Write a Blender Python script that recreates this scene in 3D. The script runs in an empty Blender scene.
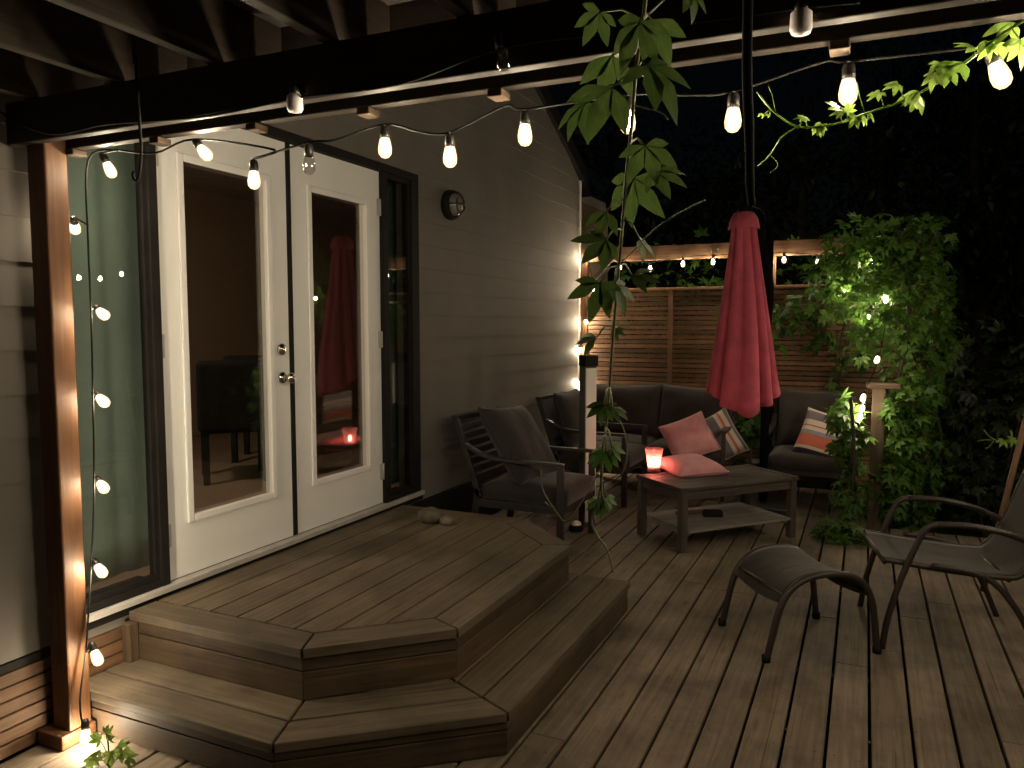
import bpy, math, random
from mathutils import Vector, Matrix, Quaternion, noise as mnoise
R = math.radians
rng = random.Random(7)
sc = bpy.context.scene
COL = sc.collection

# ------------------------------------------------------------------ camera geometry (measured from the photograph)
F = 769.0; PITCH = R(4.4); YAW = R(24.66); H = 1.51
FW = Vector((-math.sin(YAW)*math.cos(PITCH), math.cos(YAW)*math.cos(PITCH), -math.sin(PITCH)))
RT = Vector((math.cos(YAW), math.sin(YAW), 0))
UP = Vector((-math.sin(YAW)*math.sin(PITCH), math.cos(YAW)*math.sin(PITCH), math.cos(PITCH)))
def on(px, py, X=None, Y=None, Z=None):
    d = FW*F + RT*(px-512) + UP*(384-py)
    k = X/d.x if X is not None else (Y/d.y if Y is not None else (Z-H)/d.z)
    return Vector((d.x*k, d.y*k, H+d.z*k))

cam = bpy.data.objects.new('camera', bpy.data.cameras.new('camera'))
cam.data.sensor_width = 36; cam.data.lens = F/1024*36
cam.data.clip_start = 0.05; cam.data.clip_end = 400
cam.location = (0, 0, H); cam.rotation_euler = (R(90)-PITCH, 0, YAW)
COL.objects.link(cam); sc.camera = cam

# ------------------------------------------------------------------ mesh builder
class MB:
    def __init__(s):
        s.v = []; s.f = []; s.uv = []; s.r = []; s.sm = []
    def face(s, idx, uv=None, rnd=0.5, smooth=False):
        s.f.append(list(idx)); s.uv.append(uv or [(0, 0)]*len(idx)); s.r.append(rnd); s.sm.append(smooth)
    def box(s, c, ax, ay, az, sx, sy, sz, rnd=None):
        """box of full size sx,sy,sz along unit axes; grain runs along ax"""
        c = Vector(c); ax = Vector(ax); ay = Vector(ay); az = Vector(az)
        rnd = rng.random() if rnd is None else rnd
        ou, ov = rng.random()*50, rng.random()*50
        b = len(s.v); L = []
        for i in (-.5, .5):
            for j in (-.5, .5):
                for k in (-.5, .5):
                    s.v.append(c + ax*i*sx + ay*j*sy + az*k*sz); L.append((i*sx, j*sy, k*sz))
        for q in ((0, 1, 3, 2), (4, 6, 7, 5), (0, 4, 5, 1), (2, 3, 7, 6), (0, 2, 6, 4), (1, 5, 7, 3)):
            if q in ((0, 1, 3, 2), (4, 6, 7, 5)):
                uv = [(ou+L[i][1]*.3, ov+L[i][2]) for i in q]
            else:
                uv = [(ou+L[i][0], ov+L[i][1]+L[i][2]) for i in q]
            s.face([b+i for i in q], uv, rnd)
    def abox(s, x0, x1, y0, y1, z0, z1, grain='x', rnd=None):
        c = ((x0+x1)/2, (y0+y1)/2, (z0+z1)/2); X = (1, 0, 0); Y = (0, 1, 0); Z = (0, 0, 1)
        a = {'x': (X, Y, Z, x1-x0, y1-y0, z1-z0), 'y': (Y, Z, X, y1-y0, z1-z0, x1-x0), 'z': (Z, X, Y, z1-z0, x1-x0, y1-y0)}[grain]
        s.box(c, *a, rnd=rnd)
    def bar(s, a, b, w, t, side=None, rnd=None):
        """rectangular bar from a to b; w along side, t across"""
        a = Vector(a); b = Vector(b); d = (b-a); L = d.length; d.normalize()
        if side is None:
            side = d.cross(Vector((0, 0, 1)))
            if side.length < 1e-3: side = Vector((1, 0, 0))
        side = Vector(side); side = (side - d*side.dot(d)).normalized()
        s.box((a+b)/2, d, side, d.cross(side), L, w, t, rnd)
    def prism(s, pts, z0, z1, dirn=(1, 0), rnd=None):
        """vertical prism over a 2-D polygon (counter clockwise), grain along dirn"""
        rnd = rng.random() if rnd is None else rnd
        ou, ov = rng.random()*50, rng.random()*50
        dx, dy = dirn; n = len(pts); b = len(s.v)
        for z in (z0, z1):
            for p in pts: s.v.append(Vector((p[0], p[1], z)))
        def uv(p, z=0): return (ou+p[0]*dx+p[1]*dy, ov-p[0]*dy+p[1]*dx+z)
        s.face([b+n+i for i in range(n)], [uv(p) for p in pts], rnd)
        s.face([b+i for i in reversed(range(n))], [uv(p) for p in reversed(pts)], rnd)
        for i in range(n):
            j = (i+1) % n
            s.face([b+i, b+j, b+n+j, b+n+i], [uv(pts[i]), uv(pts[j]), uv(pts[j], z1-z0), uv(pts[i], z1-z0)], rnd)
    def xprism(s, pts, x0, x1, rnd=None):
        """prism over polygon of (y, z), extruded along x"""
        rnd = rng.random() if rnd is None else rnd
        n = len(pts); b = len(s.v)
        for x in (x0, x1):
            for p in pts: s.v.append(Vector((x, p[0], p[1])))
        s.face([b+n+i for i in range(n)], [p for p in pts], rnd)
        s.face([b+i for i in reversed(range(n))], [p for p in reversed(pts)], rnd)
        for i in range(n):
            j = (i+1) % n
            s.face([b+i, b+j, b+n+j, b+n+i], [(0, pts[i][0]), (0, pts[j][0]), (x1-x0, pts[j][0]), (x1-x0, pts[i][0])], rnd)
    def tube(s, pts, r, n=8, cap=True, flat=1.0, side=None):
        pts = [Vector(p) for p in pts]; b = len(s.v); m = len(pts)
        rs = r if isinstance(r, (list, tuple)) else [r]*m
        prev = None; acc = 0
        us = []
        for i, p in enumerate(pts):
            t = (pts[min(i+1, m-1)] - pts[max(i-1, 0)])
            if t.length < 1e-9: t = Vector((0, 0, 1))
            t.normalize()
            if prev is None:
                ref = Vector(side) if side is not None else (Vector((0, 0, 1)) if abs(t.z) < .9 else Vector((1, 0, 0)))
                u = (ref - t*ref.dot(t)).normalized()
            else:
                u = (prev - t*prev.dot(t)).normalized()
            prev = u; w = t.cross(u)
            if i: acc += (pts[i]-pts[i-1]).length
            us.append(acc)
            for k in range(n):
                a = 2*math.pi*k/n
                s.v.append(p + (u*math.cos(a) + w*math.sin(a)*flat)*rs[i])
        for i in range(m-1):
            for k in range(n):
                k2 = (k+1) % n
                s.face([b+i*n+k, b+i*n+k2, b+(i+1)*n+k2, b+(i+1)*n+k],
                       [(us[i], k/n*.1), (us[i], (k+1)/n*.1), (us[i+1], (k+1)/n*.1), (us[i+1], k/n*.1)], .5, True)
        if cap:
            s.face([b+k for k in reversed(range(n))]); s.face([b+(m-1)*n+k for k in range(n)])
    def lathe(s, prof, n=16, c=(0, 0, 0), M=None):
        """profile of (r, z) revolved about z"""
        b = len(s.v); c = Vector(c)
        for r_, z in prof:
            for k in range(n):
                a = 2*math.pi*k/n
                p = Vector((r_*math.cos(a), r_*math.sin(a), z))
                if M: p = M @ p
                s.v.append(c+p)
        for i in range(len(prof)-1):
            for k in range(n):
                k2 = (k+1) % n
                s.face([b+i*n+k, b+i*n+k2, b+(i+1)*n+k2, b+(i+1)*n+k],
                       [(k/n, i*.1), ((k+1)/n, i*.1), ((k+1)/n, i*.1+.1), (k/n, i*.1+.1)], .5, True)
    def pillow(s, w, h, t, M, n=18, pinch=.06, edge=.012, seed=0, sag=0):
        """stuffed cushion w x h x t, centred, in the local xy plane, M places it"""
        for side in (1, -1):
            b = len(s.v)
            for j in range(n+1):
                for i in range(n+1):
                    u = -1+2*i/n; v = -1+2*j/n
                    px = u*w/2*(1-pinch*(1-abs(u)**0)*0 - pinch*(v*v)*0 + 0) ; py = v*h/2
                    # edges bow inwards between the corners
                    px *= 1-pinch*(1-v*v); py *= 1-pinch*(1-u*u)
                    prof = max(0, (1-u**4)*(1-v**4))**.55
                    z = side*(edge/2 + (t/2-edge/2)*prof)
                    wr = mnoise.noise(Vector((u*2.3+seed, v*2.3, seed*3.1)))*.5 + mnoise.noise(Vector((u*5+seed, v*5, seed)))*.2
                    z += wr*t*.10*prof
                    if sag: z -= 0; py -= sag*(1-u*u)*max(0, v)*.5
                    s.v.append(M @ Vector((px, py, z)))
            for j in range(n):
                for i in range(n):
                    q = [b+j*(n+1)+i, b+j*(n+1)+i+1, b+(j+1)*(n+1)+i+1, b+(j+1)*(n+1)+i]
                    uv = [(i/n, j/n), ((i+1)/n, j/n), ((i+1)/n, (j+1)/n), (i/n, (j+1)/n)]
                    if side < 0: q.reverse(); uv.reverse()
                    s.face(q, uv, .5, True)
        N = (n+1)*(n+1); b0 = len(s.v)-2*N; b1 = b0+N
        ring = [i for i in range(n)] + [j*(n+1)+n for j in range(n)] + [n*(n+1)+n-i for i in range(n)] + [(n-j)*(n+1) for j in range(n)]
        for a, c in zip(ring, ring[1:]+ring[:1]):
            s.face([b1+a, b1+c, b0+c, b0+a], None, .5, True)
        edge_ = [(s.v[b0+a]+s.v[b1+a])/2 for a in ring]; edge_.append(edge_[0].copy())
        s.tube(edge_, .0052, 6, cap=False)          # piping along the seam
    def slabcushion(s, x0, x1, y0, y1, z0, z1, puff=.02, n=10, seed=0):
        """box cushion with a crowned top and rounded edges"""
        def P(u, v, top):
            px = x0+(x1-x0)*u; py = y0+(y1-y0)*v
            e = min(1, min(u, 1-u)*8)*min(1, min(v, 1-v)*8)
            k = 1-(1-e)**2
            zz = (z1-.022+.022*k + puff*(1-(2*u-1)**2)*(1-(2*v-1)**2)*1.0 + mnoise.noise(Vector((u*4+seed, v*4, seed)))*.006*k) if top else z0
            return Vector((px, py, zz))
        for top in (True, False):
            b = len(s.v)
            for j in range(n+1):
                for i in range(n+1): s.v.append(P(i/n, j/n, top))
            for j in range(n):
                for i in range(n):
                    q = [b+j*(n+1)+i, b+j*(n+1)+i+1, b+(j+1)*(n+1)+i+1, b+(j+1)*(n+1)+i]
                    uv = [(i/n, j/n), ((i+1)/n, j/n), ((i+1)/n, (j+1)/n), (i/n, (j+1)/n)]
                    if not top: q.reverse(); uv.reverse()
                    s.face(q, uv, .5, True)
        N = (n+1)**2; b0 = len(s.v)-2*N; b1 = b0+N
        ring = [i for i in range(n)] + [j*(n+1)+n for j in range(n)] + [n*(n+1)+n-i for i in range(n)] + [(n-j)*(n+1) for j in range(n)]
        for a, c in zip(ring, ring[1:]+ring[:1]): s.face([b1+a, b1+c, b0+c, b0+a], None, .5, True)
    def xform(s, M):
        s.v = [M @ Vector(p) for p in s.v]; return s
    def mesh(s, name, mat):
        me = bpy.data.meshes.new(name)
        me.from_pydata([tuple(p) for p in s.v], [], s.f)
        ul = me.uv_layers.new(name='UVMap')
        flat = [c for uv in s.uv for p in uv for c in p]
        ul.data.foreach_set('uv', flat)
        at = me.attributes.new('rnd', 'FLOAT', 'FACE'); at.data.foreach_set('value', s.r)
        me.polygons.foreach_set('use_smooth', s.sm)
        if mat: me.materials.append(mat)
        me.update()
        return me
    def build(s, name, mat, parent=None, bevel=0, seg=2, world=False):
        if world and parent is not None:
            Mi = RM[parent.name].inverted(); s.xform(Mi)
        o = bpy.data.objects.new(name, s.mesh(name, mat)); COL.objects.link(o)
        if parent is not None:
            o.parent = parent
            if parent.name in RM: RM[o.name] = RM[parent.name]
        if bevel:
            m = o.modifiers.new('bevel', 'BEVEL'); m.width = bevel; m.segments = seg; m.limit_method = 'ANGLE'; m.angle_limit = R(50)
        return o
RM = {}
def tag(o, label=None, cat=None, group=None, kind=None):
    if label: o['label'] = label
    if cat: o['category'] = cat
    if group: o['group'] = group
    if kind: o['kind'] = kind
    return o
def thing(name, label, cat, loc=(0, 0, 0), rz=0, group=None):
    o = bpy.data.objects.new(name, None); COL.objects.link(o); o.empty_display_size = .1
    o.location = loc; o.rotation_euler = (0, 0, rz)
    RM[o.name] = Matrix.Translation(Vector(loc)) @ Matrix.Rotation(rz, 4, 'Z')
    return tag(o, label, cat, group)
def copy_tree(o, parent=None):
    c = o.copy(); COL.objects.link(c); c.parent = parent
    for ch in list(o.children): copy_tree(ch, c)
    return c
def smoothpath(pts, n=6):
    pts = [Vector(p) for p in pts]; out = []
    for i in range(len(pts)-1):
        p0 = pts[max(i-1, 0)]; p1 = pts[i]; p2 = pts[i+1]; p3 = pts[min(i+2, len(pts)-1)]
        for k in range(n):
            t = k/n
            out.append(.5*((2*p1)+(-p0+p2)*t+(2*p0-5*p1+4*p2-p3)*t*t+(-p0+3*p1-3*p2+p3)*t**3))
    out.append(pts[-1]); return out

# ------------------------------------------------------------------ materials
def nt(name):
    m = bpy.data.materials.new(name); m.use_nodes = True
    t = m.node_tree; b = t.nodes['Principled BSDF']
    return m, t, b
def N(t, kind, **kw):
    n = t.nodes.new(kind)
    for k, v in kw.items(): setattr(n, k, v)
    return n
def L(t, a, b): t.links.new(a, b)
def ramp(t, stops, interp='LINEAR'):
    r = N(t, 'ShaderNodeValToRGB'); e = r.color_ramp.elements; r.color_ramp.interpolation = interp
    while len(e) < len(stops): e.new(0.5)
    for el, (p, c) in zip(e, stops): el.position = p; el.color = (*c, 1)
    return r
def mixrgb(t, mode, fac=None):
    n = N(t, 'ShaderNodeMix', data_type='RGBA', blend_type=mode)
    if fac is not None: n.inputs[0].default_value = fac
    return n    # inputs 6, 7 -> output 2
def wood(name, light, dark, rough=.6, stain=.5, tint=.35, bump=.25, knots=True, spec=.35):
    m, t, b = nt(name)
    uv = N(t, 'ShaderNodeUVMap', uv_map='UVMap'); ob = N(t, 'ShaderNodeTexCoord'); rn = N(t, 'ShaderNodeAttribute', attribute_name='rnd')
    mp = N(t, 'ShaderNodeMapping'); mp.inputs['Scale'].default_value = (2.0, 48, 1); L(t, uv.outputs[0], mp.inputs[0])
    g = N(t, 'ShaderNodeTexNoise'); g.inputs['Scale'].default_value = 1; g.inputs['Detail'].default_value = 7; g.inputs['Roughness'].default_value = .62; g.inputs['Distortion'].default_value = .6
    L(t, mp.outputs[0], g.inputs[0])
    r1 = ramp(t, [(.28, dark), (.52, tuple((a+c)/2 for a, c in zip(light, dark))), (.72, light)]); L(t, g.outputs[0], r1.inputs[0])
    # per-board tint
    mr = N(t, 'ShaderNodeMapRange'); mr.inputs[3].default_value = 1-tint; mr.inputs[4].default_value = 1+tint*.6; L(t, rn.outputs['Fac'], mr.inputs[0])
    m1 = mixrgb(t, 'MULTIPLY', 1); L(t, r1.outputs[0], m1.inputs[6]); L(t, mr.outputs[0], m1.inputs[7])
    # weather stains, large
    s = N(t, 'ShaderNodeTexNoise'); s.inputs['Scale'].default_value = 2.3; s.inputs['Detail'].default_value = 5; s.inputs['Roughness'].default_value = .65
    L(t, ob.outputs['Object'], s.inputs[0])
    r2 = ramp(t, [(.32, (1-stain, 1-stain, 1-stain*.95)), (.58, (1, 1, 1)), (.8, (1.12, 1.08, 1.0))]); L(t, s.outputs[0], r2.inputs[0])
    m2 = mixrgb(t, 'MULTIPLY', 1); L(t, m1.outputs[2], m2.inputs[6]); L(t, r2.outputs[0], m2.inputs[7])
    last = m2.outputs[2]
    if knots:
        mp2 = N(t, 'ShaderNodeMapping'); mp2.inputs['Scale'].default_value = (1.1, 5, 1); L(t, uv.outputs[0], mp2.inputs[0])
        vo = N(t, 'ShaderNodeTexVoronoi', voronoi_dimensions='2D'); vo.inputs['Scale'].default_value = 1; L(t, mp2.outputs[0], vo.inputs[0])
        rk = ramp(t, [(.03, (.4, .34, .28)), (.06, (.85, .8, .76)), (.10, (1, 1, 1))]); L(t, vo.outputs['Distance'], rk.inputs[0])
        m3 = mixrgb(t, 'MULTIPLY', .5); L(t, last, m3.inputs[6]); L(t, rk.outputs[0], m3.inputs[7]); last = m3.outputs[2]
    mp3 = N(t, 'ShaderNodeMapping'); mp3.inputs['Scale'].default_value = (.9, 95, 1); L(t, uv.outputs[0], mp3.inputs[0])
    ck = N(t, 'ShaderNodeTexNoise'); ck.inputs['Scale'].default_value = 1; ck.inputs['Detail'].default_value = 2; L(t, mp3.outputs[0], ck.inputs[0])
    rc = ramp(t, [(.27, (.35, .32, .3)), (.34, (1, 1, 1))]); L(t, ck.outputs[0], rc.inputs[0])     # drying checks
    m4 = mixrgb(t, 'MULTIPLY', .85); L(t, last, m4.inputs[6]); L(t, rc.outputs[0], m4.inputs[7]); last = m4.outputs[2]
    L(t, last, b.inputs['Base Color'])
    rr = N(t, 'ShaderNodeMapRange'); rr.inputs[3].default_value = rough-.12; rr.inputs[4].default_value = rough+.15; L(t, s.outputs[0], rr.inputs[0]); L(t, rr.outputs[0], b.inputs['Roughness'])
    b.inputs['Specular IOR Level'].default_value = spec
    bp = N(t, 'ShaderNodeBump'); bp.inputs['Strength'].default_value = bump; bp.inputs['Distance'].default_value = .004
    L(t, g.outputs[0], bp.inputs['Height']); L(t, bp.outputs[0], b.inputs['Normal'])
    return m
def plain(name, col, rough=.6, var=.15, scale=6, metal=0, bump=0, bscale=60, spec=.5):
    m, t, b = nt(name)
    ob = N(t, 'ShaderNodeTexCoord')
    s = N(t, 'ShaderNodeTexNoise'); s.inputs['Scale'].default_value = scale; s.inputs['Detail'].default_value = 5; L(t, ob.outputs['Object'], s.inputs[0])
    r = ramp(t, [(.3, tuple(c*(1-var) for c in col)), (.7, tuple(min(1, c*(1+var)) for c in col))]); L(t, s.outputs[0], r.inputs[0]); L(t, r.outputs[0], b.inputs['Base Color'])
    rr = N(t, 'ShaderNodeMapRange'); rr.inputs[3].default_value = max(0, rough-.1); rr.inputs[4].default_value = min(1, rough+.1); L(t, s.outputs[0], rr.inputs[0]); L(t, rr.outputs[0], b.inputs['Roughness'])
    b.inputs['Metallic'].default_value = metal; b.inputs['Specular IOR Level'].default_value = spec
    if bump:
        n2 = N(t, 'ShaderNodeTexNoise'); n2.inputs['Scale'].default_value = bscale; n2.inputs['Detail'].default_value = 3; L(t, ob.outputs['Object'], n2.inputs[0])
        bp = N(t, 'ShaderNodeBump'); bp.inputs['Strength'].default_value = bump; bp.inputs['Distance'].default_value = .003; L(t, n2.outputs[0], bp.inputs['Height']); L(t, bp.outputs[0], b.inputs['Normal'])
    return m
def fabric(name, col, var=.12, weave=900, bump=.25, sheen=.2):
    m = plain(name, col, .9, var, 9, spec=.2)
    t = m.node_tree; b = t.nodes['Principled BSDF']
    ob = N(t, 'ShaderNodeTexCoord'); w = N(t, 'ShaderNodeTexNoise'); w.inputs['Scale'].default_value = weave*.35; w.inputs['Detail'].default_value = 2; L(t, ob.outputs['Object'], w.inputs[0])
    w2 = N(t, 'ShaderNodeTexNoise'); w2.inputs['Scale'].default_value = 14; w2.inputs['Detail'].default_value = 3; L(t, ob.outputs['Object'], w2.inputs[0])
    bp0 = N(t, 'ShaderNodeBump'); bp0.inputs['Strength'].default_value = .35; bp0.inputs['Distance'].default_value = .012; L(t, w2.outputs[0], bp0.inputs['Height'])
    bp = N(t, 'ShaderNodeBump'); bp.inputs['Strength'].default_value = bump; bp.inputs['Distance'].default_value = .002; L(t, w.outputs[0], bp.inputs['Height']); L(t, bp0.outputs[0], bp.inputs['Normal']); L(t, bp.outputs[0], b.inputs['Normal'])
    b.inputs['Sheen Weight'].default_value = sheen
    return m
def stripes(name, stops):
    m = fabric(name, (.5, .5, .5)); t = m.node_tree; b = t.nodes['Principled BSDF']
    uv = N(t, 'ShaderNodeUVMap', uv_map='UVMap'); sp = N(t, 'ShaderNodeSeparateXYZ'); L(t, uv.outputs[0], sp.inputs[0])
    r = ramp(t, stops, 'CONSTANT'); L(t, sp.outputs[1], r.inputs[0])
    for l in list(b.inputs['Base Color'].links): t.links.remove(l)
    L(t, r.outputs[0], b.inputs['Base Color']); return m
def leafmat(name, a, c, trans=.35):
    m, t, b = nt(name)
    rn = N(t, 'ShaderNodeAttribute', attribute_name='rnd')
    ob = N(t, 'ShaderNodeTexCoord'); s = N(t, 'ShaderNodeTexNoise'); s.inputs['Scale'].default_value = 35; L(t, ob.outputs['Object'], s.inputs[0])
    r = ramp(t, [(0, a), (1, c)]); L(t, rn.outputs['Fac'], r.inputs[0])
    r2 = ramp(t, [(.35, (.75, .8, .7)), (.7, (1.1, 1.08, 1))]); L(t, s.outputs[0], r2.inputs[0])
    mm = mixrgb(t, 'MULTIPLY', 1); L(t, r.outputs[0], mm.inputs[6]); L(t, r2.outputs[0], mm.inputs[7])
    uv = N(t, 'ShaderNodeUVMap', uv_map='UVMap'); sp = N(t, 'ShaderNodeSeparateXYZ'); L(t, uv.outputs[0], sp.inputs[0])
    rv = ramp(t, [(0, (1.35, 1.35, 1.2)), (.10, (1, 1, 1))]); L(t, sp.outputs[1], rv.inputs[0])      # midrib a little paler
    m2 = mixrgb(t, 'MULTIPLY', 1); L(t, mm.outputs[2], m2.inputs[6]); L(t, rv.outputs[0], m2.inputs[7])
    L(t, m2.outputs[2], b.inputs['Base Color']); b.inputs['Roughness'].default_value = .45; b.inputs['Specular IOR Level'].default_value = .28
    tr = N(t, 'ShaderNodeBsdfTranslucent'); L(t, m2.outputs[2], tr.inputs[0])
    mx = N(t, 'ShaderNodeMixShader'); mx.inputs[0].default_value = trans
    L(t, b.outputs[0], mx.inputs[1]); L(t, tr.outputs[0], mx.inputs[2]); L(t, mx.outputs[0], t.nodes['Material Output'].inputs[0])
    return m
def emis(name, col, strength):
    m, t, b = nt(name); e = N(t, 'ShaderNodeEmission'); e.inputs[0].default_value = (*col, 1); e.inputs[1].default_value = strength
    L(t, e.outputs[0], t.nodes['Material Output'].inputs[0]); return m
def pane(name, tintc=(.9, .93, .92), base=.07):
    m, t, b = nt(name)
    tr = N(t, 'ShaderNodeBsdfTransparent'); tr.inputs[0].default_value = (*tintc, 1)
    gl = N(t, 'ShaderNodeBsdfGlossy'); gl.inputs['Roughness'].default_value = .004; gl.inputs[0].default_value = (1, 1, 1, 1)
    lw = N(t, 'ShaderNodeLayerWeight'); lw.inputs[0].default_value = .5
    pw = N(t, 'ShaderNodeMath', operation='POWER'); pw.inputs[1].default_value = 4.0; L(t, lw.outputs['Facing'], pw.inputs[0])
    ma = N(t, 'ShaderNodeMath', operation='MULTIPLY_ADD'); ma.inputs[1].default_value = .9-base; ma.inputs[2].default_value = base; L(t, pw.outputs[0], ma.inputs[0])
    mx = N(t, 'ShaderNodeMixShader'); L(t, ma.outputs[0], mx.inputs[0]); L(t, tr.outputs[0], mx.inputs[1]); L(t, gl.outputs[0], mx.inputs[2])
    L(t, mx.outputs[0], t.nodes['Material Output'].inputs[0]); return m

BULB = 400.0
M = dict(
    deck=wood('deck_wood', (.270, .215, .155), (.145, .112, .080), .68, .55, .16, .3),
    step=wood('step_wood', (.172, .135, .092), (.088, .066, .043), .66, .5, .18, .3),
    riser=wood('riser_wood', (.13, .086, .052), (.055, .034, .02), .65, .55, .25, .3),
    cedar=wood('stained_cedar', (.165, .075, .031), (.07, .030, .013), .55, .3, .12, .35, spec=.3),
    beam=wood('beam_wood', (.040, .028, .018), (.017, .012, .008), .65, .35, .15, .3),
    joist=wood('joist_wood', (.060, .043, .029), (.028, .020, .014), .7, .35, .2, .3),
    ply=plain('roof_plywood', (.17, .145, .145), .8, .25, 3),
    fence=wood('fence_wood', (.285, .155, .080), (.125, .065, .033), .65, .45, .40, .35),
    siding=plain('taupe_siding', (.148, .135, .119), .72, .13, 1.7, bump=.12, bscale=120, spec=.25),
    core=plain('wall_core', (.2, .18, .16), .9),
    white=plain('door_white_paint', (.77, .77, .76), .42, .03, 3, bump=.03, bscale=30),
    black=plain('black_frame_paint', (.010, .009, .008), .75, .3, 8, spec=.2),
    alu=plain('sill_aluminium', (.42, .40, .38), .45, .12, 10),
    chrome=plain('satin_nickel', (.6, .55, .48), .22, .05, 10, metal=1),
    pane=pane('window_glass', base=.085),
    roomwall=plain('room_wall_paint', (.34, .25, .175), .85, .05, 2),
    roomfloor=plain('room_floor', (.19, .145, .105), .5, .12, 2),
    roomceil=plain('room_ceiling', (.5, .47, .45), .9),
    curtain=fabric('sage_curtain', (.18, .215, .19), .06, sheen=0),
    curtain2=fabric('shaded_sage_curtain', (.09, .125, .10), .1, sheen=0),  # same curtain, its weaker light put into a darker colour
    shelf=wood('pale_grey_shelf', (.30, .275, .245), (.20, .18, .16), .6, .3, .15, .2, knots=False),
    metal=plain('charcoal_powder_coat', (.024, .022, .021), .45, .15, 14),
    metal2=plain('brown_powder_coat', (.026, .020, .016), .5, .15, 14),
    teak=wood('grey_teak', (.105, .085, .073), (.055, .044, .038), .6, .35, .2, .25, knots=False),
    greycush=fabric('charcoal_fabric', (.029, .026, .026)),
    taupecush=fabric('taupe_fabric', (.046, .038, .035)),
    pink=fabric('pink_fabric', (.66, .30, .32)),
    red=fabric('raspberry_canvas', (.40, .070, .105), .2, sheen=.1),
    sling=fabric('brown_sling_mesh', (.036, .027, .022), .1),
    cable=plain('black_cable', (.012, .012, .011), .8, spec=.2),
    strapm=plain('black_webbing', (.004, .004, .004), .95, spec=.05),
    socket=plain('bulb_socket', (.02, .018, .016), .4),
    frost=plain('frosted_white_bulb', (.75, .70, .72), .4, .03),
    bulb=emis('lit_filament', (1.0, .88, .70), BULB),
    clear=pane('clear_bulb_glass', (.85, .84, .82), .12),
    flame=emis('candle_flame', (1.0, .62, .36), 200),
    wax=plain('candle_wax', (.85, .72, .62), .5, .04),
    trunk=plain('bark', (.03, .024, .018), .9, .3, 12, bump=.6, bscale=25),
    stem=plain('vine_stem', (.16, .17, .07), .6, .2, 20),
    leaf=leafmat('creeper_leaf', (.045, .105, .018), (.10, .19, .035), .45),
    vine=leafmat('hanging_creeper_leaf', (.040, .068, .018), (.068, .105, .029), .5),
    young=leafmat('young_creeper_leaf', (.13, .22, .04), (.24, .34, .08), .4),
    darkleaf=leafmat('dark_tree_leaf', (.012, .022, .009), (.025, .04, .016), .2),
    soil=plain('night_lawn', (.035, .045, .02), .95, .4, 5, bump=.8, bscale=40),
    stone2=plain('grey_stone', (.13, .115, .095), .95, .4, 22, bump=1, bscale=40),
    whitepanel=plain('white_panel', (.82, .79, .74), .4, .03),
    greypanel=plain('grey_panel', (.09, .085, .08), .5, .2),
    stone=plain('mossy_stone', (.09, .075, .05), .95, .5, 18, bump=1, bscale=30),
    screw=plain('screw_head', (.03, .025, .02), .5),
    palewood=wood('pale_post_wood', (.5, .42, .32), (.3, .24, .17), .6, .2, .1, .2, knots=False),
    lens=plain('pale_lens', (.8, .76, .68), .3, .05),
)
CREAM = (.62, .53, .45); GP = (.17, .14, .17); CORAL = (.55, .15, .10); NAVY = (.035, .03, .045); BLUEG = (.26, .27, .32)
M['stripe'] = stripes('striped_fabric', [(0, NAVY), (.13, CREAM), (.19, CORAL), (.44, BLUEG), (.52, CREAM), (.60, CORAL), (.63, CREAM), (.74, GP), (.93, CREAM)])
M['stripe2'] = stripes('striped_fabric_dark', [(0, CREAM), (.10, CORAL), (.14, CREAM), (.28, CORAL), (.34, CREAM), (.46, GP), (.66, CREAM), (.74, CORAL), (.80, CREAM), (.90, GP)])
def candle_glass():
    m, t, b = nt('rose_candle_glass')
    tr = N(t, 'ShaderNodeBsdfTransparent'); tr.inputs[0].default_value = (1, .56, .60, 1)
    tl = N(t, 'ShaderNodeBsdfTranslucent'); tl.inputs[0].default_value = (.95, .62, .66, 1)
    gl = N(t, 'ShaderNodeBsdfGlossy'); gl.inputs['Roughness'].default_value = .08
    m1 = N(t, 'ShaderNodeMixShader'); m1.inputs[0].default_value = .30; L(t, tr.outputs[0], m1.inputs[1]); L(t, tl.outputs[0], m1.inputs[2])
    m2 = N(t, 'ShaderNodeMixShader'); m2.inputs[0].default_value = .06; L(t, m1.outputs[0], m2.inputs[1]); L(t, gl.outputs[0], m2.inputs[2])
    L(t, m2.outputs[0], t.nodes['Material Output'].inputs[0]); return m
M['candleglass'] = candle_glass()
def bulb_glass():
    m, t, b = nt('warm_bulb_glass')
    tr = N(t, 'ShaderNodeBsdfTransparent'); tr.inputs[0].default_value = (1, .93, .80, 1)
    em = N(t, 'ShaderNodeEmission'); em.inputs[0].default_value = (1, .70, .33, 1); em.inputs[1].default_value = 3.6
    m1 = N(t, 'ShaderNodeMixShader'); m1.inputs[0].default_value = .30; L(t, tr.outputs[0], m1.inputs[1]); L(t, em.outputs[0], m1.inputs[2])
    L(t, m1.outputs[0], t.nodes['Material Output'].inputs[0]); return m
M['bulbglass'] = bulb_glass()

# ------------------------------------------------------------------ setting: ground, deck
g = MB(); n = 40
for j in range(n+1):
    for i in range(n+1):
        x = -60+120*i/n; y = -30+130*j/n
        g.v.append(Vector((x, y, -.42+mnoise.noise(Vector((x*.3, y*.3, 0)))*.05)))
for j in range(n):
    for i in range(n): g.face([j*(n+1)+i, j*(n+1)+i+1, (j+1)*(n+1)+i+1, (j+1)*(n+1)+i], None, .5, True)
tag(g.build('ground', M['soil']), kind='structure')

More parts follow.
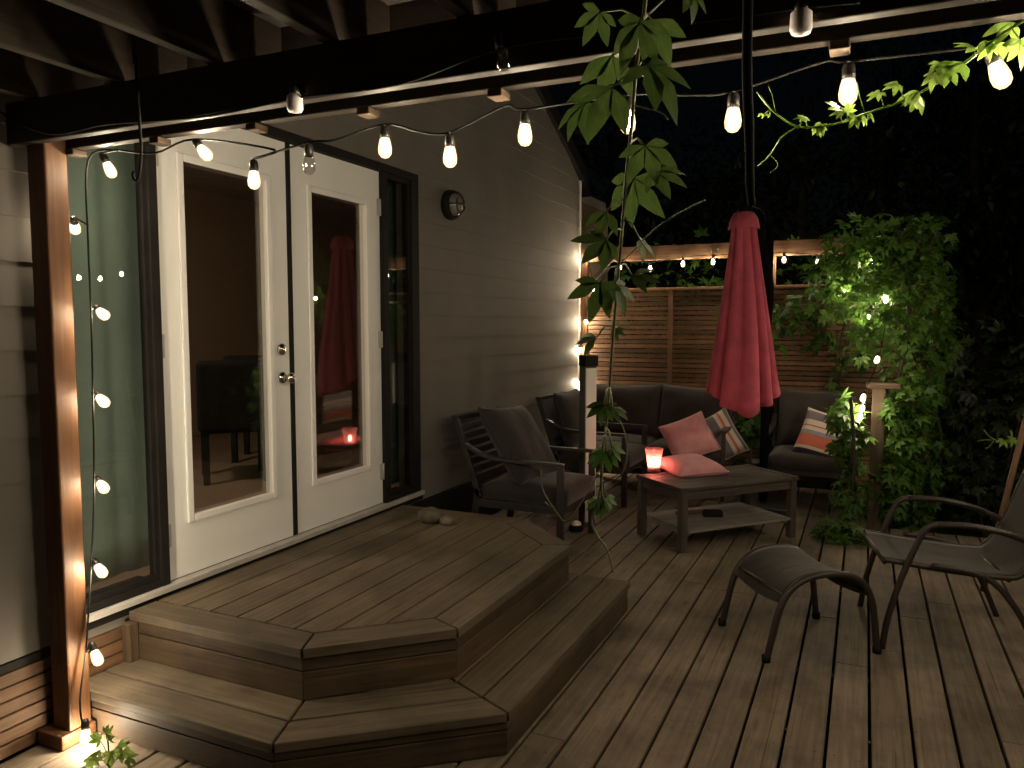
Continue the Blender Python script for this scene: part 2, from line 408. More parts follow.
d = MB(); P = .1437; x0 = on(870, 767, Z=0).x; x0 -= math.ceil((x0+2.66)/P)*P
x = x0; i = 0
while x < 3.0:
    xa, xb = max(x+.006, -2.685), x+P-.006
    yend = 7.56 if xb < .22 else 6.28
    y = -1.6 - rng.random()*2.6
    while y < yend:
        ln = rng.choice((2.44, 3.05, 3.66, 4.27)); y2 = min(yend, y+ln)
        if xb > xa and y2-y > .05:
            dz = rng.uniform(-.0012, .0012)
            d.abox(xa, xb, y+.0015, y2-.0015, -.038+dz, dz, 'y')
        y = y2
    x += P; i += 1
nb = len(d.f)
for k in range(-4, 22):
    xs = x0 + k*P
    for yy in [1.2+.406*q for q in range(13)]:
        for off in (.030, .112):
            cx, cy = xs+off+rng.uniform(-.004, .004), yy+rng.uniform(-.006, .006); b = len(d.v)
            if cx < -1.3 or cy > (7.5 if cx < .2 else 6.2): continue
            for q in range(8): d.v.append(Vector((cx+.0042*math.cos(q*.785), cy+.0042*math.sin(q*.785), .0022)))
            d.face(list(range(b, b+8)))
dk = d.build('deck', M['deck'], bevel=.004); dk.data.materials.append(M['screw'])
for pf in dk.data.polygons[nb:]: pf.material_index = 1
tag(dk, kind='structure')
d = MB()
for y in (-1.2, .0, 1.2, 2.4, 3.6, 4.8, 6.0, 7.2): d.abox(-2.65, 2.9 if y < 6.2 else .2, y-.02, y+.02, -.24, -.042, 'x')
d.abox(.24, 2.95, 6.285, 6.32, -.24, -.01, 'x')
tag(d.build('deck_frame', M['beam']), kind='structure')

# ------------------------------------------------------------------ house
WX = -2.70
_p1 = on(301, 650, Z=.356)      # near corner of the step platform
house = thing('house', 'taupe lap sided house wall with white double doors and black framed sidelights', 'house', (WX, 4.0, 0))
def gz(y): return 2.98+(7.54-y)*.49
core = MB()
core.xprism([(-2.5, 0), (1.90, 0), (1.90, 5.2), (-2.5, 5.2)], WX-.16, WX-.004)
core.xprism([(4.386, 0), (7.52, 0), (7.52, gz(7.52)), (4.386, gz(4.386))], WX-.16, WX-.004)
core.xprism([(1.90, 2.485), (4.386, 2.485), (4.386, gz(4.386)), (1.90, 5.2)], WX-.16, WX-.004)
core.xprism([(1.90, 0), (4.386, 0), (4.386, .335), (1.90, .335)], WX-.16, WX-.004)
core.build('wall', M['core'], house, world=True)
sd = MB()
def lap(y0, y1, zs, ztop):
    z = zs
    while z < ztop:
        zt = min(z+.155, ztop)
        if zt-z < .02: break
        yb = min(y1, 7.54-(z-2.98)/.49) if y1 > 7 else y1
        yt = min(y1, 7.54-(zt-2.98)/.49) if y1 > 7 else y1
        cuts = [y0]; c = y0+rng.uniform(.5, 3.0)
        while c < min(yb, yt)-.3: cuts.append(c); c += 3.05
        for ci, ya in enumerate(cuts):
            last = ci == len(cuts)-1
            eb, et = (yb, yt) if last else (cuts[ci+1]-.003, cuts[ci+1]-.003)
            b = len(sd.v); w = rng.uniform(-.0012, .0012)
            sd.v += [Vector((WX+.0105+w, ya, z)), Vector((WX+.0105+w, eb, z)), Vector((WX+.004, et, zt+.004)), Vector((WX+.004, ya, zt+.004)), Vector((WX-.003, ya, z)), Vector((WX-.003, eb, z))]
            sd.face([b, b+1, b+2, b+3], None, rng.random())
            sd.face([b+4, b+5, b+1, b], None, .5)
        z = zt
lap(-2.5, 1.90, .335, 5.0); lap(4.386, 7.50, .335-.155*0, 4.4); lap(1.90, 4.386, 2.487, 4.4)
sd.build('siding', M['siding'], house, world=True)
t_ = MB(); t_.abox(WX-.004, WX+.020, 7.498, 7.538, .30, 2.97, 'z'); t_.build('corner_trim', M['whitepanel'], house, world=True)
r_ = MB()
for a, b, nm in ((7.95, -2.6, 0),):
    za, zb = gz(a), gz(-2.6)
    r_.xprism([(7.80, gz(7.80)), (7.80, gz(7.80)+.15), (1.0, gz(1.0)+.15), (1.0, gz(1.0))], WX-4.5, WX+.05)
r_.build('roof', M['black'], house, world=True)
bs = MB(); bs.abox(WX-.003, WX+.022, 4.14, 7.50, .0, .325, 'y'); bs.build('base_board', M['black'], house, world=True)
bs = MB(); bs.abox(WX-.003, WX+.016, -2.5, 1.90, .30, .33, 'y')
bs.build('base_board', M['black'], house, world=True)
sk = MB()
for k in range(6): sk.abox(WX+.0, WX+.022, -2.4, _p1.y, .004+k*.05, .004+k*.05+.043, 'y')
sk.build('skirting', M['fence'], house, bevel=.002, world=True)
th = MB(); th.abox(WX-.12, WX+.035, 1.89, 4.40, .372, .398, 'y'); th.build('threshold', M['alu'], house, bevel=.003, world=True)
th = MB(); th.abox(WX-.14, WX+.018, 1.89, 4.40, .337, .371, 'y'); th.build('threshold_base', M['black'], house, world=True)
fr = MB()
for a, b in ((1.90, 1.925), (2.284, 2.328), (3.972, 4.025), (4.300, 4.385)): fr.abox(WX-.06, WX+.016, a, b, .399, 2.435, 'z')
fr.abox(WX-.13, WX+.016, 1.90, 4.385, 2.436, 2.484, 'y')
for a, b in ((1.926, 2.283), (4.026, 4.299)): fr.abox(WX-.13, WX+.014, a, b, .399, .43, 'y')
fr.build('door_frame', M['black'], house, bevel=.003, world=True)
b = MB(); b.abox(WX-.06, WX-.002, 3.140, 3.168, .402, 2.434, 'z'); b.build('astragal', M['black'], house, bevel=.002, world=True)
for a, b in ((1.926, 2.283), (4.026, 4.299)):
    w = MB(); w.abox(WX-.025, WX+.002, a, a+.018, .431, 2.435, 'z'); w.abox(WX-.025, WX+.002, b-.018, b, .431, 2.435, 'z')
    w.abox(WX-.025, WX+.002, a+.018, b-.018, .431, .455, 'y'); w.abox(WX-.025, WX+.002, a+.018, b-.018, 2.41, 2.435, 'y')
    wo = w.build('sidelight_window', M['black'], house, world=True)
    p = MB(); p.abox(WX-.016, WX-.010, a+.018, b-.018, .455, 2.41); p.build('pane', M['pane'], wo, world=True)
def door(y0, y1, g0, g1, knobs, hingey):
    x0, x1 = WX-.055, WX-.010; z0, z1 = .402, 2.432; gb, gt = .655, 2.225
    m = MB(); m.abox(x0, x1, y0, g0, z0, z1, 'z'); m.abox(x0, x1, g1, y1, z0, z1, 'z'); m.abox(x0, x1, g0, g1, z0, gb, 'y'); m.abox(x0, x1, g0, g1, gt, z1, 'y')
    do = m.build('door', M['white'], house, world=True)
    q = MB(); a, b = x1+.001, x1+.014
    q.abox(a, b, g0-.022, g0+.012, gb-.022, gt+.022, 'z'); q.abox(a, b, g1-.012, g1+.022, gb-.022, gt+.022, 'z')
    q.abox(a, b, g0+.0125, g1-.0125, gb-.022, gb+.012, 'y'); q.abox(a, b, g0+.0125, g1-.0125, gt-.012, gt+.022, 'y')
    q.build('moulding', M['white'], do, bevel=.005, world=True)
    p = MB(); p.abox(WX-.036, WX-.030, g0+.001, g1-.001, gb+.001, gt-.001); p.build('pane', M['pane'], do, world=True)
    sw = MB(); sw.abox(WX-.052, WX-.012, y0+.004, y1-.004, .3985, .4015, 'y'); sw.build('weather_strip', M['black'], do, world=True)
    Rx = Matrix.Rotation(R(90), 4, 'Y')
    if knobs:
        k = MB(); k.lathe([(0, .0), (.030, 0), (.030, .006), (.026, .010), (.012, .012), (.011, .035), (.020, .042), (.027, .055), (.027, .064), (.020, .072), (0, .074)], 20, (x1+.001, 3.078, 1.240), Rx); k.build('door_knob', M['chrome'], do, world=True)
        k = MB(); k.lathe([(0, .0), (.030, 0), (.030, .008), (.024, .012), (.014, .014), (.014, .020), (0, .021)], 20, (x1+.001, 3.078, 1.385), Rx); k.abox(x1+.018, x1+.028, 3.073, 3.083, 1.373, 1.397, 'z'); k.build('deadbolt', M['chrome'], do, world=True)
    for z in (.60, 1.42, 2.22):
        h = MB(); h.tube([(x1+.008, hingey, z-.05), (x1+.008, hingey, z+.05)], .008, 8); h.abox(x1+.0005, x1+.004, hingey-.022, hingey+.022, z-.05, z+.05); h.build('hinge', M['alu'], do, world=True)
door(2.331, 3.138, 2.468, 2.995, True, 2.335)
door(3.170, 3.969, 3.315, 3.828, False, 3.965)
# the room behind the doors
rm = MB(); rm.abox(-6.25, -6.1, 1.0, 9.0, .3, 2.9); rm.abox(-6.1, WX-.16, 1.0, 1.1, .3, 2.9); rm.abox(-6.1, WX-.16, 8.9, 9.0, .3, 2.9); rm.abox(WX-.168, WX-.161, 4.42, 8.9, .4, 2.85)
rm.abox(-6.099, -6.08, 1.1, 8.9, .402, .50)
rm.build('room_wall', M['roomwall'], house, world=True)
rm = MB(); rm.abox(-6.1, WX-.125, 1.1, 8.9, .30, .396); rm.build('room_floor', M['roomfloor'], house, world=True)
rm = MB(); rm.abox(-6.1, WX-.16, 1.1, 8.9, 2.85, 2.95); rm.build('room_ceiling', M['roomceil'], house, world=True)
def curtain(y0, y1, mat, label, seed):
    m = MB(); nn = 60; zs = [.44+.02*k*1 for k in range(0)] + [.43+(2.6-.43)*k/14 for k in range(15)]
    for z in zs:
        for i in range(nn+1):
            y = y0+(y1-y0)*i/nn; q = (2.6-z)*.03
            m.v.append(Vector((WX-.20+.006*math.sin(y*46+seed+q)+.012*math.sin(y*15+seed*2+z*.5), y+.012*math.sin(y*23+z), z)))
    for j in range(14):
        for i in range(nn):
            a = j*(nn+1)+i; m.face([a, a+1, a+nn+2, a+nn+1], None, .5, True)
    o = m.build('curtain', mat); so = o.modifiers.new('thickness', 'SOLIDIFY'); so.thickness = .003
    tag(o, label, 'curtain')
curtain(1.80, 2.52, M['curtain'], 'sage green curtain hanging behind the left sidelight beside the cedar post', 1)
curtain(4.05, 4.78, M['curtain2'], 'sage green curtain, darkened as if less lit, hanging behind the narrow right sidelight', 2)
def dining_chair():
    t = thing('dining_chair', '', 'chair', (0, 0, 0))
    b = MB(); b.slabcushion(-.23, .23, -.23, .23, .36, .48, .02); b.build('seat', M['black'], t)
    b = MB(); Mx = Matrix.Translation((-.24, 0, .65)) @ Matrix.Rotation(R(-8), 4, 'Y')
    b.abox(-.04, .04, -.25, .25, -.28, .22, 'z'); b.xform(Mx); b.build('backrest', M['black'], t, bevel=.03, seg=3)
    for a in (-1, 1):
        for c in (-1, 1):
            b = MB(); b.bar((a*.20, c*.20, 0), (a*.20, c*.20, .37), .045, .045); b.build('leg', M['black'], t, bevel=.004)
    return t
dc = dining_chair(); dc.location = (-4.15, 4.20, .397); dc.rotation_euler.z = R(138)
dc['label'] = 'dark upholstered dining chair seen through the left glass door'
dc2 = copy_tree(dc); dc2.location = (-4.55, 4.95, .397); dc2.rotation_euler.z = R(120); dc2['label'] = 'second dark dining chair, half hidden by the stile of the left door'
for o in (dc, dc2): o['group'] = 'dining chairs indoors'
lp = thing('added_ceiling_lamp', 'unseen round ceiling lamp added to light the room indoors', 'lamp', (-4.4, 2.5, 2.85))  # lamp added out of sight to brighten the room behind the glass
b = MB(); b.lathe([(0, 0), (.16, 0), (.16, -.02), (0, -.02)], 20); b.build('base', M['white'], lp)
b = MB(); b.lathe([(.14, -.021), (.14, -.05), (.09, -.08), (0, -.09)], 16); b.build('diffuser', emis('added_room_lamp', (1, .68, .45), 125), lp)

# ------------------------------------------------------------------ deck steps (octagonal platform and lower step)
st = thing('deck_steps', 'two tier wooden step platform with mitred corners below the double doors', 'steps', (-2.0, 3.0, 0))
ZP, ZL, TH = .356, .16, .036
OUT = [(-2.675, _p1.y), (_p1.x, _p1.y), (-1.37, 2.50), (-1.37, 3.74), (-1.81, 4.14), (-2.675, 4.14)]
def offset_poly(pts, dist, closed=True):
    n = len(pts); out = []
    for i in range(n):
        def line(a, b):
            dx, dy = b[0]-a[0], b[1]-a[1]; l = math.hypot(dx, dy); nx, ny = -dy/l, dx/l
            return (a[0]+nx*dist, a[1]+ny*dist, dx/l, dy/l)
        if not closed and i == 0:
            l = line(pts[0], pts[1]); out.append((l[0], l[1])); continue
        if not closed and i == n-1:
            l = line(pts[-2], pts[-1]); out.append((l[0]+l[2]*math.dist(pts[-2], pts[-1]), l[1]+l[3]*math.dist(pts[-2], pts[-1]))); continue
        l1 = line(pts[i-1], pts[i]); l2 = line(pts[i], pts[(i+1) % n])
        cr = l1[2]*l2[3]-l1[3]*l2[2]
        k = ((l2[0]-l1[0])*l2[3]-(l2[1]-l1[1])*l2[2])/cr
        out.append((l1[0]+l1[2]*k, l1[1]+l1[3]*k))
    return out
def shrink(quad, g):
    return offset_poly(quad, g)
def clipx(poly, xa, xb):
    def clip(poly, f, x):
        out = []
        for i in range(len(poly)):
            p, q = poly[i-1], poly[i]
            fp, fq = f(p[0]-x) >= 0, f(q[0]-x) >= 0
            if fp != fq:
                k = (x-p[0])/(q[0]-p[0]); out.append((x, p[1]+(q[1]-p[1])*k))
            if fq: out.append(q)
        return out
    p = clip(poly, lambda v: v, xa)
    return clip(p, lambda v: -v, xb) if p else p
def ringboards(m, o, i, closed=False):
    for k in range(len(o)-1):
        q = [o[k], o[k+1], i[k+1], i[k]]; dx, dy = o[k+1][0]-o[k][0], o[k+1][1]-o[k][1]; l = math.hypot(dx, dy)
        m.prism(shrink(q, .0050), (zt := curz)-TH, zt, (dx/l, dy/l))
INN = offset_poly(OUT, .142)
INN[0] = (-2.675, INN[0][1]); INN[-1] = (-2.675, INN[-1][1])
m = MB(); curz = ZP
ringboards(m, OUT, INN)
xx = -2.675
xs = []
xr = INN[2][0]
while xr > -2.68: xs.append(xr); xr -= .1437
for xr in xs:
    q = clipx(INN, max(xr-.1437, -2.675), xr)
    if len(q) > 2: m.prism(shrink(q, .0050), ZP-TH, ZP, (0, 1))
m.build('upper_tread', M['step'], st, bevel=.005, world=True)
def risers(pts, z0, z1, split):
    m = MB(); q = offset_poly(pts, .014, False); q2 = offset_poly(pts, .038, False)
    for k in range(len(pts)-1):
        dx, dy = pts[k+1][0]-pts[k][0], pts[k+1][1]-pts[k][1]; l = math.hypot(dx, dy)
        quad = [q[k], q[k+1], q2[k+1], q2[k]]
        m.prism(quad, z0, z1-split-.004, (dx/l, dy/l)); m.prism(quad, z1-split, z1-.0015, (dx/l, dy/l))
    return m
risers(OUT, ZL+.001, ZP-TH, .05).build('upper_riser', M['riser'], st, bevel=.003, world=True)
b = MB(); b.abox(-2.672, -2.627, _p1.y-.030, _p1.y+.012, ZL+.001, ZP-TH-.002, 'z'); b.build('trim_block', M['riser'], st, bevel=.003, world=True)
LOW = [(-2.675, 1.842), (-1.70, 1.842), (-1.085, 2.345), (-1.085, 3.875)]
LI1 = offset_poly(LOW, .143, False); LI2 = offset_poly(LOW, .287, False); LI3 = offset_poly(LOW, .42, False)
m = MB(); curz = ZL
ringboards(m, LOW, LI1); ringboards(m, LI1, LI2); ringboards(m, LI2, LI3)
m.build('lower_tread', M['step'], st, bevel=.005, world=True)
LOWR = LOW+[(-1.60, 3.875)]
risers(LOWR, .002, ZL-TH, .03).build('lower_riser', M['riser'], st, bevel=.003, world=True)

# ------------------------------------------------------------------ pergola
pg = thing('pergola', 'dark timber pergola with cedar post, double beam and joists overhead', 'pergola', (-2.555, 1.79, 0))
b = MB(); b.abox(-2.640, -2.547, 1.752, 1.836, .0, 2.26, 'z'); b.build('post', M['cedar'], pg, bevel=.006, world=True)
b = MB(); b.abox(-2.668, -2.535, 1.71, 1.845, .002, .055, 'x'); b.build('post_base', M['cedar'], pg, bevel=.005, world=True)
b = MB(); b.abox(2.50, 2.59, 1.752, 1.836, .0, 2.26, 'z'); b.build('post', M['cedar'], pg, bevel=.006, world=True)
for y0, y1 in ((1.712, 1.750), (1.838, 1.876)):
    b = MB(); b.abox(-2.68, 2.75, y0, y1, 2.12, 2.26, 'x'); b.build('beam_board', M['beam'], pg, bevel=.004, world=True)
JX = [-2.56+.41*k for k in range(13)]
for x in JX:
    b = MB(); b.abox(x-.019, x+.019, -1.6, 1.99, 2.262, 2.45, 'y'); b.build('joist', M['joist'], pg, bevel=.003, world=True)
    b = MB(); b.abox(x+.008, x+.050, 1.830, 1.884, 2.098, 2.1185, 'x'); b.build('spacer_block', M['riser'], pg, bevel=.003, world=True)
b = MB()
yy = -1.6
while yy < 1.98: b.abox(-2.68, 2.8, yy, min(yy+.60, 1.99)-.003, 2.452, 2.470, 'x'); yy += .60
b.build('roof_deck', M['ply'], pg, world=True)
b = MB(); b.abox(-2.68, 2.8, 1.992, 2.03, 2.262, 2.470, 'x'); b.build('rim_board', M['joist'], pg, bevel=.003, world=True)

# ------------------------------------------------------------------ fence at the far end
fc = thing('privacy_fence', 'reddish brown horizontal slat fence with a string lit top rail', 'fence', (-1.3, 7.55, 0))
FY = 7.55
def slats(x0, x1):
    m = MB(); z = .06
    while z < 1.84:
        h = .0385
        m.abox(x0, x1, FY, FY+.020, z, z+h, 'x'); z += .0468
    m.build('slat_panel', M['fence'], fc, bevel=.002, world=True)
slats(-2.60, -1.765); slats(-1.735, -.845); slats(-.80, .55)
for x in (-1.75, -.822): b = MB(); b.abox(x-.022, x+.022, FY-.018, FY+.05, .0, 1.85, 'z'); b.build('batten', M['fence'], fc, bevel=.003, world=True)
b = MB(); b.abox(-2.69, .60, FY-.025, FY+.065, 1.851, 1.875, 'x'); b.build('cap_rail', M['fence'], fc, bevel=.003, world=True)
b = MB(); b.abox(-2.692, -2.604, FY-.03, FY+.06, .0, 2.145, 'z'); b.build('fence_post', M['cedar'], fc, bevel=.004, world=True)
b = MB(); b.abox(-.87, -.78, FY-.02, FY+.065, 1.876, 2.145, 'z'); b.build('fence_post', M['fence'], fc, bevel=.004, world=True)
b = MB(); b.abox(.2, .29, FY-.02, FY+.065, 1.876, 2.145, 'z'); b.build('fence_post', M['fence'], fc, bevel=.004, world=True)
b = MB(); b.abox(-2.69, .30, FY-.03, FY+.06, 2.146, 2.285, 'x'); b.build('top_rail', M['fence'], fc, bevel=.004, world=True)
b = MB(); b.bar((-2.60, FY-.04, 1.90), (-2.33, FY-.04, 2.19), .04, .05); b.build('knee_brace', M['beam'], fc, bevel=.003, world=True)
for q in ((-1.30, 2.225), (-.83, 2.215), (-2.05, 2.23)): b = MB(); b.tube([(q[0], FY-.031, q[1]), (q[0], FY-.037, q[1])], .011, 10); b.build('bolt', M['alu'], fc, world=True)
b = MB()
b.tube([(-1.36, FY-.034, 2.25), (-1.36, FY-.05, 2.24), (-1.36, FY-.05, 2.17)], .004, 6)
b.build('hook', M['alu'], fc, world=True)
rp = thing('railing_post', 'short brown railing post with flat cap, wrapped in string lights and creeper', 'post', (.10, 6.2, 0))
b = MB(); b.abox(-.045, .045, -.045, .045, .001, 1.05, 'z'); b.build('post', M['riser'], rp, bevel=.005)
b = MB(); b.abox(-.085, .14, -.07, .07, 1.051, 1.085, 'x'); b.build('cap', M['riser'], rp, bevel=.005)

# ------------------------------------------------------------------ string lights
def bulb_meshes():
    fl = MB(); fl.lathe([(.003, -.017), (.009, -.022), (.0125, -.036), (.0125, -.050), (.008, -.060), (.001, -.064)], 8)
    fb = MB(); fb.lathe([(.014, -.012), (.021, -.018), (.022, -.050), (.018, -.058), (.002, -.060)], 14)
    g = MB(); g.lathe([(.008, -.012), (.0135, -.016), (.017, -.030), (.0195, -.046), (.018, -.060), (.011, -.069), (.002, -.072)], 10)
    s = MB(); s.lathe([(.004, .020), (.010, .018), (.0135, .010), (.0145, -.004), (.0135, -.018), (.008, -.018)], 10)
    return g, s, fl, fb
_g, _s, _f, _fb = bulb_meshes()
ME_LIT = _g.mesh('bulb', M['bulbglass']); ME_FIL = _f.mesh('filament', M['bulb']); ME_CLEAR = _g.mesh('bulb', M['clear']); ME_FROST = _fb.mesh('bulb', M['frost']); ME_SOCK = _s.mesh('socket', M['socket'])
def string_lights(label, cable, bulbs, loc):
    t = thing('string_lights', label, 'string lights', loc, group='string lights on the patio')
    m = MB()
    for c in cable: m.tube(smoothpath(c, 5), .0036, 6)
    for (p, dr, kind) in bulbs:
        p = Vector(p); dr = Vector(dr).normalized()
        top = p-dr*.045
        me = {'lit': ME_LIT, 'clear': ME_CLEAR, 'frost': ME_FROST}[kind]
        o = bpy.data.objects.new('bulb', me); COL.objects.link(o); o.parent = t
        o.location = top+dr*.002-Vector(loc); o.rotation_mode = 'QUATERNION'; o.rotation_quaternion = Vector((0, 0, -1)).rotation_difference(dr)
        s = bpy.data.objects.new('socket', ME_SOCK); COL.objects.link(s); s.parent = o
        if kind == 'lit': s = bpy.data.objects.new('filament', ME_FIL); COL.objects.link(s); s.parent = o
    m.build('cable', M['cable'], t, world=True)
    return t
DN = Vector((0, 0, -1))
# 1: down the cedar post and along the beam
YB = 1.90
post_b = [((110, 170), 1.93, (.25, .3, -.9)), ((75, 228), 1.80, (-.6, .5, -.5)), ((103, 314), 1.90, (.85, -.15, -.42)), ((103, 401), 1.89, (.80, -.05, -.5)), ((103, 487), 1.88, (.85, -.2, -.45)), ((101, 571), 1.86, (.8, -.1, -.5)), ((97, 658), 1.80, (.6, -.1, -.75)), ((86, 750), 1.76, (.1, -.1, -1))]
bl = []; wires = []
wire = []
for q, Y, dr in post_b:
    p = on(*q, X=-2.655) if q[1] == 228 else on(*q, Y=Y); p.z = max(p.z, .048); bl.append((p, dr, 'lit'))
wp = [on(118, 150, Y=1.90), on(88, 160, Y=1.86), on(88, 240, Y=1.86), on(91, 310, Y=1.86), on(93, 400, Y=1.86), on(94, 490, Y=1.855), on(91, 570, Y=1.85), on(86, 650, Y=1.80), on(80, 700, Y=1.76), on(84, 735, Y=1.76)]
wires.append(wp)
for (p, dr, k), a in zip(bl, ((118, 150), (88, 225), (91, 310), (93, 396), (94, 482), (91, 566), (87, 652), (84, 738))):
    top = p-Vector(dr).normalized()*.062
    q = on(*a, Y=1.86 if a[1] < 600 else (1.80 if a[1] < 700 else 1.76))
    wires.append([q, (q+top)/2, top])
beam_b = [(205, 153, 'lit', (.6, 0, -.6)), (254, 180, 'lit', DN), (309, 165, 'clear', DN), (385, 148, 'lit', DN), (450, 157, 'lit', DN), (525, 135, 'lit', DN), (628, 122, 'lit', DN), (733, 120, 'lit', DN), (848, 92, 'lit', DN), (1000, 75, 'lit', (.35, 0, -.9))]
main = [on(118, 150, Y=1.90), on(155, 153, Y=1.89)]
for px, py, k, dr in beam_b:
    p = on(px, py, Y=1.89); bl.append((p, dr, k)); top = p-Vector(dr).normalized()*.062
    main.append(top+Vector((0, 0, .004)))
# hooks between the bulbs lift the wire up to the blocks below the beam
ins = {3: (193, 146), 5: (288, 146), 6: (372, 125), 8: (503, 105), 10: (690, 92), 11: (821, 60), 12: (915, 68)}
mm = []
for i, p in enumerate(main):
    mm.append(p)
    nx = {2: (275, 150), 4: (335, 140), 5: (420, 132), 6: (505, 106), 8: (690, 95), 9: (822, 62)}.get(i)
    if nx: mm.append(on(*nx, Y=1.89))
xq = .45
while xq < 2.5:
    p = Vector((xq, 1.89, 1.99+rng.uniform(-.02, .03))); bl.append((p, DN, 'lit')); mm.append(p+Vector((0, 0, .066))); mm.append(p+Vector((.13, 0, .11))); xq += .265
wires.append(mm)
string_lights('long string of warm bulbs down the cedar post and along the pergola beam', wires, bl, (-2.48, 1.86, .02))
# unseen string added beyond the frame to brighten the right side of the deck
bl = []; mm = []
for k in range(16):
    p = Vector((1.42+.02*math.sin(k), 1.95+k*.235, 1.98+.04*math.cos(k*2.1))); bl.append((p, DN, 'lit')); mm.append(p+Vector((0, 0, .066))); mm.append(p+Vector((0, .118, .09)))
string_lights('added string of warm bulbs, out of view, lighting the right side of the deck', [mm], bl, (1.42, 1.9, 2.0))
# 2: far fence string
bl = []; FYs = 7.47
lp_ = [(587, 257), (593, 289), (586, 322), (575, 350), (572, 383), (573, 418), (570, 450)]
wire = []
for q in lp_:
    p = on(*q, Y=FYs); p.x = max(p.x, WX+.05); bl.append((p, (.3, -.5, -.6), 'lit')); wire.append(p+Vector((-.02, .03, .06)))
wires = [list(wire)]
wire = [bl[0][0]+Vector((-.02, .03, .07))]
for q in [(620, 267), (650, 269), (683, 264), (713, 262), (748, 261), (784, 260), (818, 262)]:
    p = on(*q, Y=7.49); bl.append((p, DN, 'lit')); wire.append(p+Vector((0, 0, .066)))
wires.append(wire)
string_lights('string of small warm bulbs down the fence end and under its top rail', wires, bl, (-2.6, 7.47, .3))
bl = []; wire = [on(818, 255, Y=7.2)]
for q, Y in [((846, 290), 6.58), ((872, 262), 6.58), ((868, 318), 6.52), ((886, 300), 6.62), ((877, 360), 6.10), ((863, 398), 5.97), ((862, 409), 5.97), ((860, 417), 5.96)]:
    p = on(*q, Y=Y); bl.append((p, (-.2, -.4, -.8), 'lit')); wire.append(p+Vector((.02, .03, .06)))
string_lights('short string of bulbs among the creeper leaves and round the railing post', [wire], bl, (.05, 6.12, 1.0))
# 3: dead string on the near side of the beam
near = [(0, 112), (30, 128), (55, 134), (80, 130), (108, 124), (200, 117), (282, 101), (300, 97), (400, 84), (503, 48), (640, 30), (800, 8), (860, 2)]
wire = [on(px, py, Y=1.69) for px, py in near]
string_lights('unlit string with frosted white bulbs on the near face of the beam', [wire], [(on(295, 106, Y=1.69), DN, 'frost'), (on(503, 59, Y=1.69), (.2, 0, -1), 'clear'), (on(801, 26, Y=1.69), DN, 'frost')], (-1.5, 1.69, 2.1))

# ------------------------------------------------------------------ hanging cord and strap
b = MB(); c = [on(132, 0, Y=1.62), on(134, 40, Y=1.62), on(138, 100, Y=1.64), on(141, 150, Y=1.64), on(139, 175, Y=1.64), on(136, 181, Y=1.64), on(133, 176, Y=1.64), on(134, 171, Y=1.64)]
c[0].z = 2.26
tag(b.tube(smoothpath(c, 5), .0042, 6) or b.build('hooked_rope', M['cable']), 'thin dark rope with hooked end hanging in front of the left door', 'rope')
b = MB(); a = on(748, 0, Y=1.60); a.z = 2.262
b.tube(smoothpath([a, on(747, 60, Y=1.60), on(749, 130, Y=1.60), on(750, 185, Y=1.60), on(752, 206, Y=1.60)], 4), [.010]*9+[.009]*4+[.008]*3+[.007], 8)
tag(b.build('hanging_strap', M['strapm']), 'thick dark strap hanging from the pergola above the red umbrella', 'strap')

# ------------------------------------------------------------------ wall lamp
wl = thing('wall_lamp', 'black caged bulkhead lamp, switched off, high on the siding', 'wall lamp', (WX+.012, 4.785, 2.345))
Rx = Matrix.Rotation(R(90), 4, 'Y')
b = MB(); b.lathe([(0, 0), (.10, 0), (.105, .02), (.10, .05), (.085, .055), (.08, .05)], 24, M=Rx); b.build('base', M['black'], wl)
b = MB(); b.lathe([(.08, .045), (.078, .07), (.06, .095), (.03, .108), (0, .112)], 20, M=Rx); b.build('globe', plain('ribbed_glass', (.16, .155, .15), .15, .2, 20), wl)
b = MB()
for a in (0, 90):
    pts = [Matrix.Rotation(R(a), 4, 'X') @ Vector((.055+.068*math.cos(R(q)), .088*math.sin(R(q)), 0)) for q in range(-90, 91, 15)]
    b.tube(pts, .005, 6)
b.tube([Vector((.10, .06*math.cos(R(q)), .06*math.sin(R(q)))) for q in range(0, 361, 20)], .0045, 6)
b.build('cage', M['metal'], wl)

